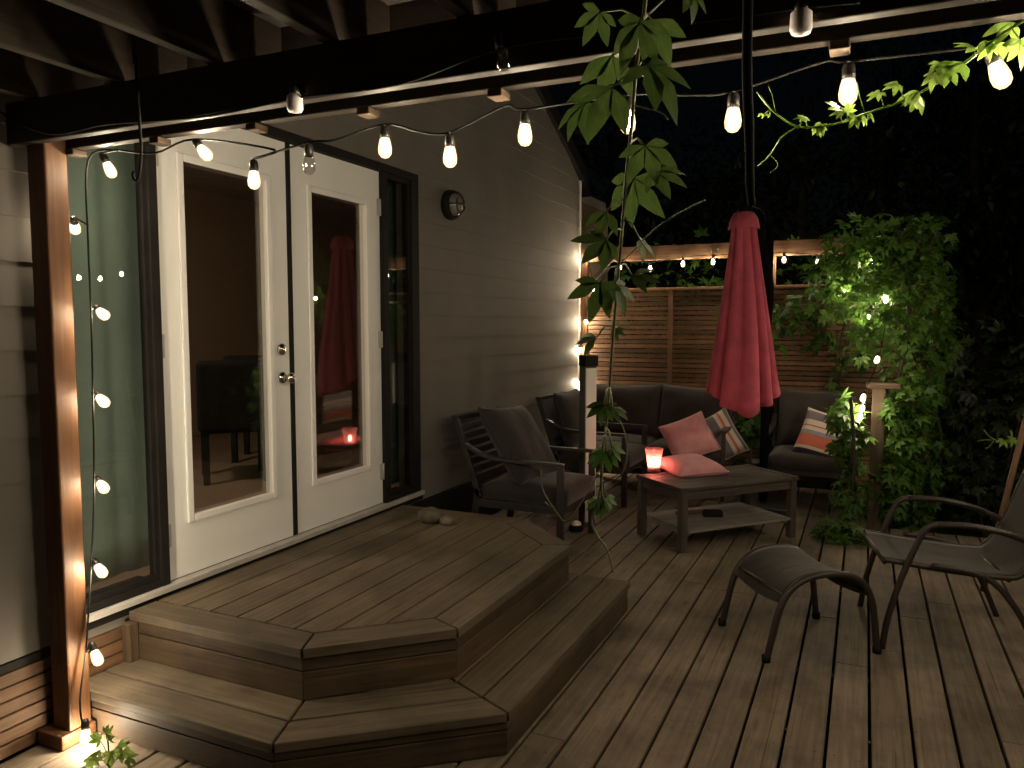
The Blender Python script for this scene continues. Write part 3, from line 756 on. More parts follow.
# ------------------------------------------------------------------ outdoor seating
def armchair(label, loc, rz, W=.66, D=.80, cush='greycush'):
    """faces local +x; origin on the deck at its centre"""
    t = thing('armchair', label, 'armchair', loc, rz, 'metal patio armchairs')
    hw = W/2; xf, xb = D/2-.03, -D/2+.14
    for s in (-1, 1):
        y = s*(hw-.015)
        b = MB(); b.bar((xf, y, 0), (xf, y, .585), .03, .045, (0, 1, 0)); b.build('leg', M['metal'], t, bevel=.004)
        b = MB(); b.bar((xb-.03, y, 0), (xb+.03, y, .40), .03, .045, (0, 1, 0)); b.build('leg', M['metal'], t, bevel=.004)
        b = MB()
        pts = smoothpath([(xf+.022, y, .600), (xf-.1, y, .604), (.0, y, .606), (-.18, y, .63), (-D/2+.06, y, .70)], 5)
        for p, q in zip(pts, pts[1:]): b.bar(p, q+(q-p)*.03, .048, .022, (0, 1, 0))
        b.build('armrest', M['metal'], t, bevel=.003)
        b = MB(); b.bar((xb+.04, y, .34), (-D/2+.0, y, .875), .03, .04, (0, 1, 0)); b.build('back_post', M['metal'], t, bevel=.004)
    b = MB(); b.bar((xb, -hw+.03, .30), (xb, hw-.03, .30), .04, .05); b.bar((xf, -hw+.03, .30), (xf, hw-.03, .30), .04, .05)
    for s in (-1, 1): b.bar((xb, s*(hw-.015), .30), (xf-.02, s*(hw-.015), .30), .028, .05)
    for k in range(6): x = xb+.06+k*(xf-xb-.1)/5; b.bar((x, -hw+.03, .315), (x, hw-.03, .315), .05, .012)
    b.build('seat_frame', M['metal'], t, bevel=.003)
    b = MB()
    for k in range(9):
        f = .40+k*.0575; x = xb+.04+(f-.34)/(.875-.34)*(-D/2-xb-.04)
        b.bar((x, -hw+.03, f), (x, hw-.03, f), .012, .044, (1, 0, .25))
    b.bar((-D/2, -hw+.0, .875), (-D/2, hw-.0, .875), .045, .03)
    b.build('back_slats', M['metal'], t, bevel=.002)
    b = MB(); b.slabcushion(xb+.05, xf+.03, -hw+.035, hw-.035, .325, .445, .025, 12, rng.random()*9); b.build('seat_cushion', M[cush], t)
    return t
def backcush(t, w, h, th, tilt, x, z, mat, y=0, roll=0, seed=1):
    Mx = Matrix.Translation((x, y, z)) @ Matrix.Rotation(R(tilt), 4, 'Y') @ Matrix(((0, 0, 1, 0), (1, 0, 0, 0), (0, 1, 0, 0), (0, 0, 0, 1))) @ Matrix.Rotation(R(roll), 4, 'Z')
    b = MB(); b.pillow(w, h, th, Mx, seed=seed); b.build('back_cushion', M[mat], t)
c1 = armchair('dark armchair with a slumped grey back cushion, nearest the double doors', (-2.14, 4.925, 0), 0)
backcush(c1, .64, .60, .19, -34, -.05, .68, 'greycush', -.01, -5, 3)
c2 = armchair('dark armchair against the siding between the slumped cushion chair and the sofa', (-2.15, 6.42, 0), 0)
b = MB(); b.bar((-.245, 0, .40), (-.375, 0, .86), .60, .006, (0, 1, 0)); b.build('back_panel', M['greycush'], c2)
backcush(c2, .58, .50, .15, -16, -.20, .68, 'greycush', 0, 0, 5)
c3 = armchair('charcoal armchair with a striped pillow beside the creeper covered post', (-.40, 7.02, 0), R(-90), W=.68, cush='taupecush')
backcush(c3, .60, .52, .18, -14, -.22, .68, 'taupecush', 0, 0, 8)
# sofa
so = thing('sofa', 'two seat charcoal patio sofa with grey cushions along the fence', 'sofa', (-1.76, 7.03, 0), R(-90))
hw = .70
for s in (-1, 1):
    y = s*(hw-.015)
    for nm, a, c in (('leg', (.36, y, 0), (.36, y, .585)), ('leg', (-.30, y, 0), (-.25, y, .40))): b = MB(); b.bar(a, c, .03, .05, (0, 1, 0)); b.build(nm, M['teak'], so, bevel=.004)
    b = MB(); b.bar((.385, y, .600), (-.33, y, .63), .06, .025, (0, 1, 0)); b.build('armrest', M['teak'], so, bevel=.004)
    b = MB(); b.bar((-.25, y, .33), (-.39, y, .83), .03, .04, (0, 1, 0)); b.build('back_post', M['teak'], so, bevel=.004)
b = MB(); b.bar((.36, -hw, .30), (.36, hw, .30), .04, .06); b.bar((-.27, -hw, .30), (-.27, hw, .30), .04, .06)
for k in range(7): x = -.2+k*.085; b.bar((x, -hw+.02, .315), (x, hw-.02, .315), .05, .012)
b.build('seat_frame', M['teak'], so, bevel=.003)
b = MB()
for k in range(8): z = .40+k*.055; x = -.25-(z-.33)*.28; b.bar((x, -hw+.02, z), (x, hw-.02, z), .012, .04, (1, 0, .2))
b.build('back_slats', M['teak'], so, bevel=.002)
for s, y0, y1 in ((0, -hw+.035, -.005), (1, .005, hw-.035)):
    b = MB(); b.slabcushion(-.24, .39, y0, y1, .325, .45, .025, 12, s*3.3); b.build('seat_cushion', M['taupecush'], so)
backcush(so, .70, .52, .19, -15, -.20, .68, 'taupecush', -.335, 2, 2); backcush(so, .70, .52, .19, -15, -.20, .68, 'taupecush', .335, -2, 4)
# scatter pillows: local x right, y up, z towards viewer
def pillow(label, centre, size, th, yaw, lean, roll, mat, seed):
    Mx = Matrix.Translation(centre) @ Matrix.Rotation(R(yaw), 4, 'Z') @ Matrix.Rotation(R(90-lean), 4, 'X') @ Matrix.Rotation(R(roll), 4, 'Z')
    b = MB(); b.pillow(size, size, th, Mx, pinch=.07, seed=seed)
    o = b.build('throw_pillow', M[mat]); o.data.transform(Matrix.Translation(-Vector(centre))); o.location = centre
    return tag(o, label, 'pillow', 'throw pillows')
pillow('plain pink pillow leaning on the sofa in front of the striped one', on(689, 438, Y=6.62), .40, .14, 8, 35, 26, 'pink', 11)
pillow('plain pink pillow lying flat on the corner of the coffee table', on(690, 466, Y=5.62)+Vector((0, 0, .0)), .40, .12, 30, 84, 12, 'pink', 14)
pillow('pink, cream and grey striped pillow standing at the right end of the sofa', on(716, 439, Y=6.86), .42, .14, 18, 20, -62, 'stripe2', 17)
pillow('coral, cream and navy striped pillow on the charcoal armchair', on(826, 438, Y=6.80), .44, .15, -4, 28, -14, 'stripe', 21)

# ------------------------------------------------------------------ coffee table and what stands on it
tc = Vector((-.935, 5.545, 0)); trz = math.atan2(.76, .67)
ct = thing('coffee_table', 'low grey slatted coffee table with a lower shelf on the deck', 'table', tc, trz)
tw, td = 1.01, .54
b = MB()
for k in range(6): y0 = -td/2+k*td/6; b.abox(-tw/2+.05, tw/2-.05, y0+.002, y0+td/6-.002, .414, .436, 'x')
b.abox(-tw/2, -tw/2+.048, -td/2, td/2, .412, .438, 'y'); b.abox(tw/2-.048, tw/2, -td/2, td/2, .412, .438, 'y')
b.build('table_top', M['teak'], ct, bevel=.003)
for sx in (-1, 1):
    for sy in (-1, 1):
        b = MB(); b.abox(sx*(tw/2-.035)-.025, sx*(tw/2-.035)+.025, sy*(td/2-.03)-.025, sy*(td/2-.03)+.025, 0, .411, 'z'); b.build('leg', M['teak'], ct, bevel=.003)
b = MB()
for s in (-1, 1): b.abox(-tw/2+.061, tw/2-.061, s*(td/2-.03)-.012, s*(td/2-.03)+.012, .35, .411, 'x'); b.abox(s*(tw/2-.035)-.012, s*(tw/2-.035)+.012, -td/2+.056, td/2-.056, .35, .411, 'y')
b.build('apron', M['teak'], ct, bevel=.002)
b = MB()
for k in range(5): y0 = -td/2+k*td/5; b.abox(-tw/2+.064, tw/2-.064, y0+.002, y0+(td-.0)/5-.002, .128, .147, 'x')
for s in (-1, 1): b.abox(s*(tw/2-.085)-.02, s*(tw/2-.085)+.02, -td/2+.03, td/2-.03, .105, .1275, 'y')
b.build('lower_shelf', M['shelf'], ct, bevel=.002)
cp = on(648, 472, Z=.438)+Vector((.035, .03, 0))
KC = 1.45
ch = thing('candle_holder', 'flared rose glass candle holder glowing on the left corner of the coffee table', 'candle', cp)
b = MB(); b.lathe([(.0, .002), (.034, .002), (.036, .006), (.032, .016), (.033, .04), (.038, .075), (.046, .118), (.0435, .118), (.0355, .075), (.0305, .04), (.0295, .018), (0, .016)], 28); b.xform(Matrix.Scale(KC, 4)); b.build('glass', M['candleglass'], ch)
b = MB(); b.lathe([(0, .0165), (.019, .0165), (.019, .035), (0, .035)], 18); b.xform(Matrix.Scale(KC, 4)); b.build('candle', M['wax'], ch)
b = MB(); b.lathe([(.001, .036), (.006, .041), (.0085, .050), (.006, .062), (.001, .074)], 10); b.xform(Matrix.Scale(KC, 4)); b.build('flame', M['flame'], ch)
hb = thing('hand_brush', 'dark hand brush with a wooden handle lying on the lower shelf of the table', 'brush', (0, 0, 0))
bp_ = on(711, 514, Z=.165); hb.location = (bp_.x, bp_.y, .148); hb.rotation_euler.z = R(20)
RM[hb.name] = Matrix.Translation(hb.location) @ Matrix.Rotation(R(20), 4, 'Z')
b = MB(); b.abox(-.06, .08, -.035, .035, .0, .045, 'x'); b.build('bristles', M['black'], hb, bevel=.01)
b = MB(); b.tube(smoothpath([(-.05, 0, .035), (-.12, 0, .03), (-.22, 0, .02), (-.25, 0, .02)], 4), .013, 8, flat=.6); b.build('handle', M['fence'], hb)

# ------------------------------------------------------------------ cantilever umbrella
um = thing('cantilever_umbrella', 'closed raspberry red cantilever umbrella hanging before the fence', 'umbrella', (-.72, 6.47, 0))
def ux(z): return (-.87, 6.10)
m = MB(); nseg = 224; rows = 24; z0, z1 = .96, 2.30
for j in range(rows+1):
    f = j/rows
    for k in range(nseg):
        a = 2*math.pi*k/nseg; c8 = math.cos(8*a)
        rad = .275*(1-f)**.9*1 + .085*f
        rad = .086 + (.284-.086)*(1-f)**1.08
        pleat = (.17+.03*math.sin(3*a))*(1-f*.5)
        ph = (a*10/(2*math.pi)+.22*math.sin(2*a+.6)+.12*math.sin(3*a)) % 1; tri = math.exp(-((ph-.5)/.13)**2); r_ = rad*(1-(.42-.18*f)*(.65+.35*math.sin(2*a+1.3)+.15*math.sin(5*a+f*6))*tri+.10*math.cos(2*math.pi*ph)*.4-.05) * (1+.05*math.sin(3*a+f*2))
        tw_ = .12*math.sin(f*2.5)
        hem = 0
        z = z0+(z1-z0)*f
        if f < .2: z += (-.15*max(0, math.cos(a-R(-75)))**2 + .03 + .015*math.sin(7*a+1))*(1-f/.2)
        x, y = ux(z)
        m.v.append(Vector((x+.02*(1-f)+r_*math.cos(a+tw_), y+r_*math.sin(a+tw_)*.9, z)))
for j in range(rows):
    for k in range(nseg):
        k2 = (k+1) % nseg; m.face([j*nseg+k, j*nseg+k2, (j+1)*nseg+k2, (j+1)*nseg+k], None, .5, True)
cn = m.build('canopy', M['red'], um, world=True); sl = cn.modifiers.new('thickness', 'SOLIDIFY'); sl.thickness = .004
m = MB()
prof = [(.03, 2.365), (.075, 2.355), (.105, 2.30), (.118, 2.235), (.112, 2.232), (.095, 2.29)]
m.lathe(prof, 24, (-.865, 6.10, 0)); m.build('top_flap', M['red'], um, world=True)
m = MB(); m.lathe([(0, 2.42), (.045, 2.415), (.05, 2.37), (.03, 2.36), (0, 2.36)], 14, (-.865, 6.10, 0)); m.build('hub', M['strapm'], um, world=True)
m = MB(); m.tube([(-.72, 6.47, .08), (-.72, 6.47, 2.34)], .034, 12); m.build('mast', M['strapm'], um, world=True)
m = MB(); m.tube(smoothpath([(-.72, 6.47, 2.30), (-.75, 6.40, 2.42), (-.84, 6.16, 2.44), (-.865, 6.10, 2.415)], 5), .028, 10); m.build('arm', M['strapm'], um, world=True)
m = MB(); m.tube(smoothpath([(-.79, 6.20, 2.26), (-.735, 6.22, 2.02), (-.69, 6.28, 1.78), (-.70, 6.42, 1.55)], 5), [.015, .03, .045, .05, .05, .045, .045, .04, .04, .04, .035, .03, .03, .025, .02, .02], 10, flat=.7); m.build('crank_cover', M['strapm'], um, world=True)
m = MB(); m.abox(-.95, -.49, 6.24, 6.70, .002, .07, 'x'); m.build('base', M['metal'], um, bevel=.01, world=True)

# ------------------------------------------------------------------ bollard lamp column by the sofa
bo = thing('bollard', 'slim white column with a black cap standing by the near armchair', 'bollard', (-1.885, 5.46, 0), R(47))
b = MB(); b.abox(-.046, .046, -.046, .046, .0, 1.20, 'z'); b.build('body', M['greypanel'], bo, bevel=.006)
b = MB(); b.abox(-.042, .042, -.060, -.0465, .03, 1.19, 'z'); b.build('white_panel', M['whitepanel'], bo, bevel=.006)
b = MB(); b.abox(.0465, .056, -.042, .042, .03, 1.19, 'z'); b.build('white_panel', M['whitepanel'], bo, bevel=.004)
b = MB(); b.abox(-.050, .060, -.064, .050, 1.201, 1.285, 'z'); b.build('cap', M['black'], bo, bevel=.008)
sl_ = thing('ground_spotlight', 'tiny black ground light with pale lens behind the platform corner', 'light', (*on(576, 524, Z=.05).xy, 0))
b = MB(); b.lathe([(0, 0), (.05, 0), (.055, .02), (.045, .045), (.03, .05)], 16); b.build('housing', M['black'], sl_)
b = MB(); b.lathe([(.04, .046), (.034, .066), (.015, .074), (0, .075)], 14); b.build('lens', M['lens'], sl_)

# ------------------------------------------------------------------ sling footstool
A, B_, C_, D_ = Vector((-.612, 3.873, 0)), Vector((-.36, 3.519, 0)), Vector((.094, 3.832, 0)), Vector((-.187, 4.171, 0))
fs = thing('footstool', 'brown sling footstool with arched metal sides on the deck', 'footstool', (A+B_+C_+D_)/4)
def arch(a, c, h=.385):
    o = []
    for f, z in ((0, 0), (.05, .12), (.105, .235), (.18, .315), (.30, .365), (.45, .386), (.60, .388), (.75, .372), (.87, .325), (.94, .24), (.975, .12), (1, 0)):
        o.append(a.lerp(c, f)+Vector((0, 0, z*h/.388)))
    return smoothpath(o, 4)
rails = []
for a, c in ((B_, C_), (A, D_)):
    pth = arch(a, c); rails.append(pth)
    m = MB(); m.tube(pth, .0155, 10); m.build('side_frame', M['metal2'], fs, world=True)
    for e in (a, c):
        m = MB(); m.lathe([(0, 0), (.02, .001), (.02, .03), (.0165, .032)], 12, e); m.build('foot_cap', M['black'], fs, world=True)
m = MB(); n = len(rails[0]); lo, hi = int(n*.22), int(n*.78); b0 = len(m.v); w = 12
for i in range(lo, hi+1):
    for k in range(w+1):
        f = k/w; p = rails[0][i].lerp(rails[1][i], f); p.z -= .02*math.sin(math.pi*f)-.006; m.v.append(p)
for i in range(hi-lo):
    for k in range(w): q = i*(w+1)+k; m.face([q, q+1, q+w+2, q+w+1], [(i*.05, k*.05)]*4, .5, True)
s_ = m.build('sling', M['sling'], fs, world=True); ss = s_.modifiers.new('thickness', 'SOLIDIFY'); ss.thickness = .006
for i in (min(range(n//2), key=lambda q: abs(rails[0][q].z-.29)), min(range(n//2, n), key=lambda q: abs(rails[0][q].z-.29))):
    m = MB(); m.tube([rails[0][i], rails[1][i]], .010, 8); m.build('cross_bar', M['metal2'], fs, world=True)

# ------------------------------------------------------------------ sling armchair at right
fx = Vector((-.978, -.21, 0)); sy = Vector((-.17, .985, 0)).normalized()
O = Vector((.11, 3.93, 0))
scx = thing('sling_chair', 'brown sling patio chair with curved metal arms, facing the footstool', 'chair', O+sy*.26-fx*.3)
def cp3(back, side, z): return O - fx*back + sy*side + Vector((0, 0, z))
Wd = .50
seatrails = []
for s in (0, Wd):
    e = -1 if s == 0 else 1
    m = MB(); pth = smoothpath([cp3(.0, s, .415), cp3(.05, s, .410), cp3(.25, s, .385), cp3(.50, s, .365), cp3(.585, s, .39), cp3(.66, s, .52), cp3(.75, s, .76), cp3(.84, s, .98), cp3(.87, s, 1.01)], 5)
    seatrails.append(pth); m.tube(pth, .014, 10); m.build('side_rail', M['metal2'], scx, world=True)
    m = MB(); q = s+e*.03
    m.tube(smoothpath([cp3(-.0, q, .0), cp3(.02, q, .14), cp3(.06, q, .30), cp3(.10, q, .42), cp3(.13, q, .50), cp3(.165, q, .575), cp3(.22, q, .60), cp3(.36, q, .60), cp3(.50, q, .575), cp3(.62, q, .53), cp3(.67, q, .50)], 5), .0145, 10); m.build('front_leg_and_arm', M['metal2'], scx, world=True)
    m = MB(); m.tube(smoothpath([cp3(.20, q, .41), cp3(.42, q, .37), cp3(.56, q, .22), cp3(.66, q, .0)], 5), .0135, 10); m.build('rear_leg', M['metal2'], scx, world=True)
    m = MB(); m.tube([cp3(.215, q, .602), cp3(.36, q, .603), cp3(.50, q, .578), cp3(.58, q, .548)], .019, 10, flat=.6, side=sy); m.build('armrest', M['metal2'], scx, world=True)
m = MB(); n = len(seatrails[0]); w = 12; lo, hi = 1, n-3
for i in range(lo, hi+1):
    for k in range(w+1):
        f = k/w; p = seatrails[0][i].lerp(seatrails[1][i], f); p += Vector((0, 0, -.018*math.sin(math.pi*f)+.004)); m.v.append(p)
for i in range(hi-lo):
    for k in range(w): q = i*(w+1)+k; m.face([q, q+1, q+w+2, q+w+1], [(i*.05, k*.05)]*4, .5, True)
s_ = m.build('sling', M['sling'], scx, world=True); ss = s_.modifiers.new('thickness', 'SOLIDIFY'); ss.thickness = .006
for i in (1, 16, n-2):
    m = MB(); m.tube([seatrails[0][i]-Vector((0, 0, .012)), seatrails[1][i]-Vector((0, 0, .012))], .011, 8); m.build('cross_bar', M['metal2'], scx, world=True)

# ------------------------------------------------------------------ foliage
def leaflet(mb, base, dr, nr, Ln, W, droop, rnd, seg=4):
    side = dr.cross(nr).normalized(); prof = {4: (.06, .62, 1.0, .66, .0), 2: (.1, 1.0, .0), 6: (.05, .42, .80, 1.0, .84, .48, 0)}[seg]
    b = len(mb.v)
    for i in range(seg+1):
        t = i/seg; c = base+dr*Ln*t-nr*droop*Ln*t*t
        w = W*.5*prof[i]
        if seg == 6 and 0 < i < 6 and i % 2: w *= 1.05
        mb.v += [c-side*w+nr*w*.16, c, c+side*w+nr*w*.16]
    for i in range(seg):
        q = b+i*3
        mb.face([q, q+1, q+4, q+3], [(i/seg, 1), (i/seg, 0), ((i+1)/seg, 0), ((i+1)/seg, 1)], rnd, True)
        mb.face([q+1, q+2, q+5, q+4], [(i/seg, 0), (i/seg, 1), ((i+1)/seg, 1), ((i+1)/seg, 0)], rnd, True)
def creeper(mb, base, tip, nr, size, seg=4, nl=5, rnd=None, droop=.25):
    """palmate leaf of five leaflets; base = end of its stalk, tip = direction of the middle leaflet"""
    tip = tip.normalized(); nr = (nr-tip*nr.dot(tip)).normalized(); rnd = rng.random() if rnd is None else rnd
    for a, k in ((0, 1), (42, .92), (-42, .92), (86, .66), (-86, .66))[:nl]:
        a += rng.uniform(-8, 8); dr = (Quaternion(nr, R(a)) @ tip)
        leaflet(mb, base, dr, nr, size*k*rng.uniform(.9, 1.08), size*k*.40, droop*rng.uniform(.5, 1.6), min(1, max(0, rnd+rng.uniform(-.08, .08))), seg)
def rv(): 
    while True:
        v = Vector((rng.uniform(-1, 1), rng.uniform(-1, 1), rng.uniform(-1, 1)))
        if .05 < v.length < 1: return v.normalized()
def foliage(mb, clumps, size, seg=2, nl=5, cull=None):
    for c, rad, n in clumps:
        for _ in range(n):
            v = rv(); k = rng.random()**.45
            p = Vector(c)+Vector((v.x*rad[0]*k, v.y*rad[1]*k, v.z*rad[2]*k))
            out = (v*.5+Vector((0, -.25, .7))+rv()*.6).normalized(); tip = (v+rv()*.9+Vector((0, 0, -.55)))
            creeper(mb, p, tip, out, size*rng.uniform(.45, 1.35), seg, nl)
def clump(px, py, Y, rx, ry, n, depth=None, Z=None):
    c = on(px, py, Y=Y); dd = (c-Vector((0, 0, H))).dot(FW)/F
    return (c, (rx*dd, (depth or rx*dd*.8), ry*dd), n)

# big climbing creeper by the railing post
cv = thing('climbing_creeper', 'dense green creeper climbing over the railing post and fence end', 'creeper', (.35, 6.45, -.2))
m = MB()
foliage(m, [clump(880, 248, 6.6, 58, 36, 430), clump(845, 285, 6.6, 42, 42, 290), clump(900, 300, 6.55, 46, 62, 620), clump(920, 245, 6.9, 30, 34, 150), clump(905, 425, 6.22, 24, 40, 230, .10), clump(897, 480, 6.16, 20, 45, 190, .08), clump(893, 415, 6.10, 9, 22, 45, .04), clump(844, 415, 6.02, 17, 20, 90, .10), clump(850, 445, 5.98, 18, 26, 70, .10), clump(862, 345, 6.4, 14, 26, 60, .1),
            clump(912, 390, 6.50, 34, 55, 330), clump(910, 470, 6.50, 36, 60, 380), clump(900, 525, 6.5, 32, 22, 110), clump(940, 330, 6.8, 20, 60, 120),
            clump(848, 440, 5.98, 18, 26, 60, .12), clump(852, 490, 5.9, 20, 32, 85, .12), clump(842, 530, 5.75, 26, 16, 80, .15),
            clump(800, 312, 7.36, 28, 20, 80, .12), clump(825, 335, 7.34, 22, 26, 60, .12), clump(785, 325, 7.38, 18, 24, 36, .1), clump(838, 385, 7.3, 12, 34, 26, .1), clump(850, 360, 7.2, 18, 16, 26, .1)], .070)
m.build('leaves', M['leaf'], cv, world=True)
m = MB()
for px, y0, Y, w in ((905, 535, 6.5, 10), (890, 530, 6.45, -8), (918, 535, 6.6, 14), (845, 540, 5.85, 4)):
    p0 = on(px, y0, Y=Y); p0.z = -.4 if Y > 6.3 else 0
    top = 2.2 if Y > 6.3 else 1.0
    m.tube(smoothpath([p0+Vector((w*.01*math.sin(z*3), .03*math.cos(z*4), z-p0.z)) for z in [p0.z+(top-p0.z)*k/7 for k in range(8)]], 3), .012, 6)
for px, py in ((800, 320), (838, 390)):
    e = on(px, py, Y=7.38); m.tube(smoothpath([on(880, 300, Y=6.7), on(845, 320, Y=7.1), e], 5), .006, 5)
m.tube(smoothpath([on(842, 430, Y=7.3), on(838, 395, Y=7.3), on(846, 350, Y=7.2), on(870, 290, Y=6.7)], 5), .006, 5)
m.build('stem', M['trunk'], cv, world=True)

# a few leaves behind the sofa end
pl = thing('potted_shrub', 'small leafy plant in a dark pot between sofa and charcoal armchair', 'plant', (-.93, 7.30, 0))
m = MB(); foliage(m, [((-.93, 7.28, .62), (.13, .12, .20), 70), ((-.88, 7.30, .86), (.09, .09, .12), 26)], .085); m.build('leaves', M['leaf'], pl, world=True)
m = MB(); m.lathe([(0, .002), (.10, .002), (.13, .24), (.14, .26), (.12, .26), (.11, .22), (0, .22)], 18, (-.93, 7.30, 0)); m.build('pot', M['metal'], pl, world=True)
m = MB(); m.tube([(-.93, 7.30, .2), (-.93, 7.29, .5), (-.90, 7.29, .85)], .008, 6); m.build('stem', M['stem'], pl, world=True)

# hanging creeper near the camera
hv = thing('hanging_creeper', 'long creeper strand with large leaves hanging from the pergola before the wall', 'creeper', on(640, 0, Y=1.42))
YH = 1.40
path = [(650, -40, 1.55), (643, 20, 1.45), (636, 70, YH), (632, 120, YH), (626, 180, YH), (622, 230, YH), (617, 290, YH), (612, 350, YH), (608, 410, YH), (603, 450, YH), (600, 490, YH), (592, 520, YH), (597, 535, YH), (607, 550, YH), (613, 572, YH)]
m = MB(); cpts = smoothpath([on(a, b_, Y=y) for a, b_, y in path], 5)
m.tube(cpts, [.0042*(1-.6*i/len(cpts)) for i in range(len(cpts))], 6)
def SD(dx, dy, dz=0): return RT*dx - UP*dy - FW*dz
lv = MB(); lv2 = MB()
spec = [  # stalk end px, tip direction on the picture, size (m), towards camera tilt, set
    (640, 22, -.35, .9, .085, .2, 0), (652, 20, .5, .85, .085, .3, 0), (600, 12, -.5, .8, .06, .3, 0), (690, -12, .3, .9, .06, .2, 0),
    (612, 55, -.2, .9, .085, .5, 0), (648, 66, .7, .75, .10, .5, 0),
    (612, 88, -.55, .8, .10, .35, 0), (585, 104, -.6, .7, .075, .1, 0),
    (645, 146, .35, .9, .075, .5, 0), (652, 172, .9, .25, .075, .2, 0),
    (634, 178, -.1, .95, .105, .5, 0), (606, 212, -.3, .95, .06, .5, 0),
    (606, 240, -.8, .6, .075, .3, 0), (640, 240, .75, .6, .055, .3, 0),
    (600, 283, -.3, .95, .075, .5, 0), (614, 285, .45, .9, .065, .5, 0), (632, 276, .9, .05, .06, .1, 0),
    (596, 338, -.9, .1, .05, .2, 0), (614, 330, .9, .3, .03, .4, 0),
    (604, 405, -.85, .5, .045, .3, 0), (606, 405, .3, .9, .04, .5, 0), (612, 408, .85, .4, .04, .3, 0),
    (602, 452, -.85, .45, .042, .3, 1), (606, 452, .1, 1, .045, .5, 1), (612, 448, .9, .3, .035, .3, 1),
    (598, 500, -.8, .5, .036, .3, 1), (602, 500, .2, .95, .040, .5, 1), (606, 498, .85, .4, .034, .3, 1)]
for px, py, dx, dy, sz, tz, k in spec:
    Yl = YH-.03+rng.uniform(-.05, .05); base = on(px, py, Y=Yl)
    tgt = lv2 if k else lv
    near = min(cpts, key=lambda c: (c-(base+Vector((0, 0, .03)))).length)
    m.tube([near, (near+base)/2+Vector((0, 0, .012)), base], .0018, 5)
    tip = SD(dx, dy, rng.uniform(-.3, .5)); nr = (-FW*(.45+tz*.6)+UP*.55+RT*rng.uniform(-.5, .5))
    creeper(tgt, base, tip, nr, sz*(1.0 if py < 165 else .88), 6, 5 if rng.random() < .75 else 3, droop=.3)
for a in ([(607, 405), (622, 425), (627, 450), (624, 470), (615, 480)], [(600, 470), (570, 520), (556, 512), (545, 502)], [(556, 512), (543, 490), (541, 470)], [(632, 105), (660, 112), (668, 120)], [(622, 262), (660, 225), (705, 200)]):
    m.tube(smoothpath([on(px, py, Y=YH) for px, py in a], 5), .0014, 5)
m.build('stem', M['stem'], hv, world=True)
lv.build('leaves', M['vine'], hv, world=True); lv2.build('young_leaves', M['leaf'], hv, world=True)

# creeper shoot along the right end of the beam
bv = thing('creeper_shoot', 'pale young creeper shoot reaching left below the right end of the beam', 'creeper', on(1024, 28, Y=1.84))
m = MB(); YV = 1.83
pp = [(1075, -5), (1040, 12), (1005, 32), (975, 55), (945, 78), (905, 100), (870, 112), (835, 124), (800, 127), (775, 113), (757, 92)]
main = smoothpath([on(a, b_, Y=YV) for a, b_ in pp], 5); main[0].z = min(main[0].z, 2.3)
m.tube(main, [.0034*(1-.5*i/len(main)) for i in range(len(main))], 6)
m.tube(smoothpath([on(a, b_, Y=YV) for a, b_ in ((797, 127), (782, 137), (770, 155), (757, 167))], 5), .0016, 5)
m.tube(smoothpath([on(a, b_, Y=YV) for a, b_ in ((770, 155), (778, 165), (770, 173))], 4), .0010, 5)
m.tube(smoothpath([on(a, b_, Y=YV) for a, b_ in ((775, 112), (772, 95), (768, 85))], 4), .0010, 5)
m.tube(smoothpath([on(a, b_, Y=YV) for a, b_ in ((865, 113), (860, 98), (857, 82))], 4), .0011, 5)
lv = MB()
for px, py, dx, dy, sz in ((1012, 22, -.6, .6, .055), (1020, 40, .3, .9, .06), (1000, 42, -.8, .45, .06), (985, 40, .2, .9, .045), (1030, 20, .8, .3, .06), (962, 62, -.8, .7, .055), (950, 70, -.5, .8, .045), (975, 48, -.9, -.2, .045),
                           (935, 74, -.3, .9, .035), (920, 92, -.8, .3, .042), (918, 94, -.5, .85, .046), (912, 94, .2, .95, .040), (898, 84, -.9, .3, .036), (880, 92, -.8, .5, .030), (940, 62, -.3, .95, .036),
                           (868, 113, .8, .5, .032), (862, 114, .1, .95, .032), (856, 116, -.6, .8, .032), (845, 112, -.9, -.1, .034), (838, 108, -.8, -.5, .030), (846, 112, .6, -.6, .026),
                           (822, 124, -.5, .85, .03), (818, 125, .2, .95, .028), (806, 118, -.9, -.1, .028), (802, 118, .85, -.2, .022), (764, 114, -.9, .3, .016), (770, 115, -.9, .1, .014)):
    base = on(px, py, Y=YV+rng.uniform(-.03, .02)); tip = SD(dx, dy, rng.uniform(-.2, .4)); creeper(lv, base, tip, -FW*.7+UP*.6+RT*rng.uniform(-.4, .4), sz*.95, 6, rng.choice((3, 5)), droop=.25)
    near = min(main, key=lambda c: (c-base).length); m.tube([near, base], .0012, 5)
m.build('stem', M['young'], bv, world=True); lv.build('leaves', M['young'], bv, world=True)

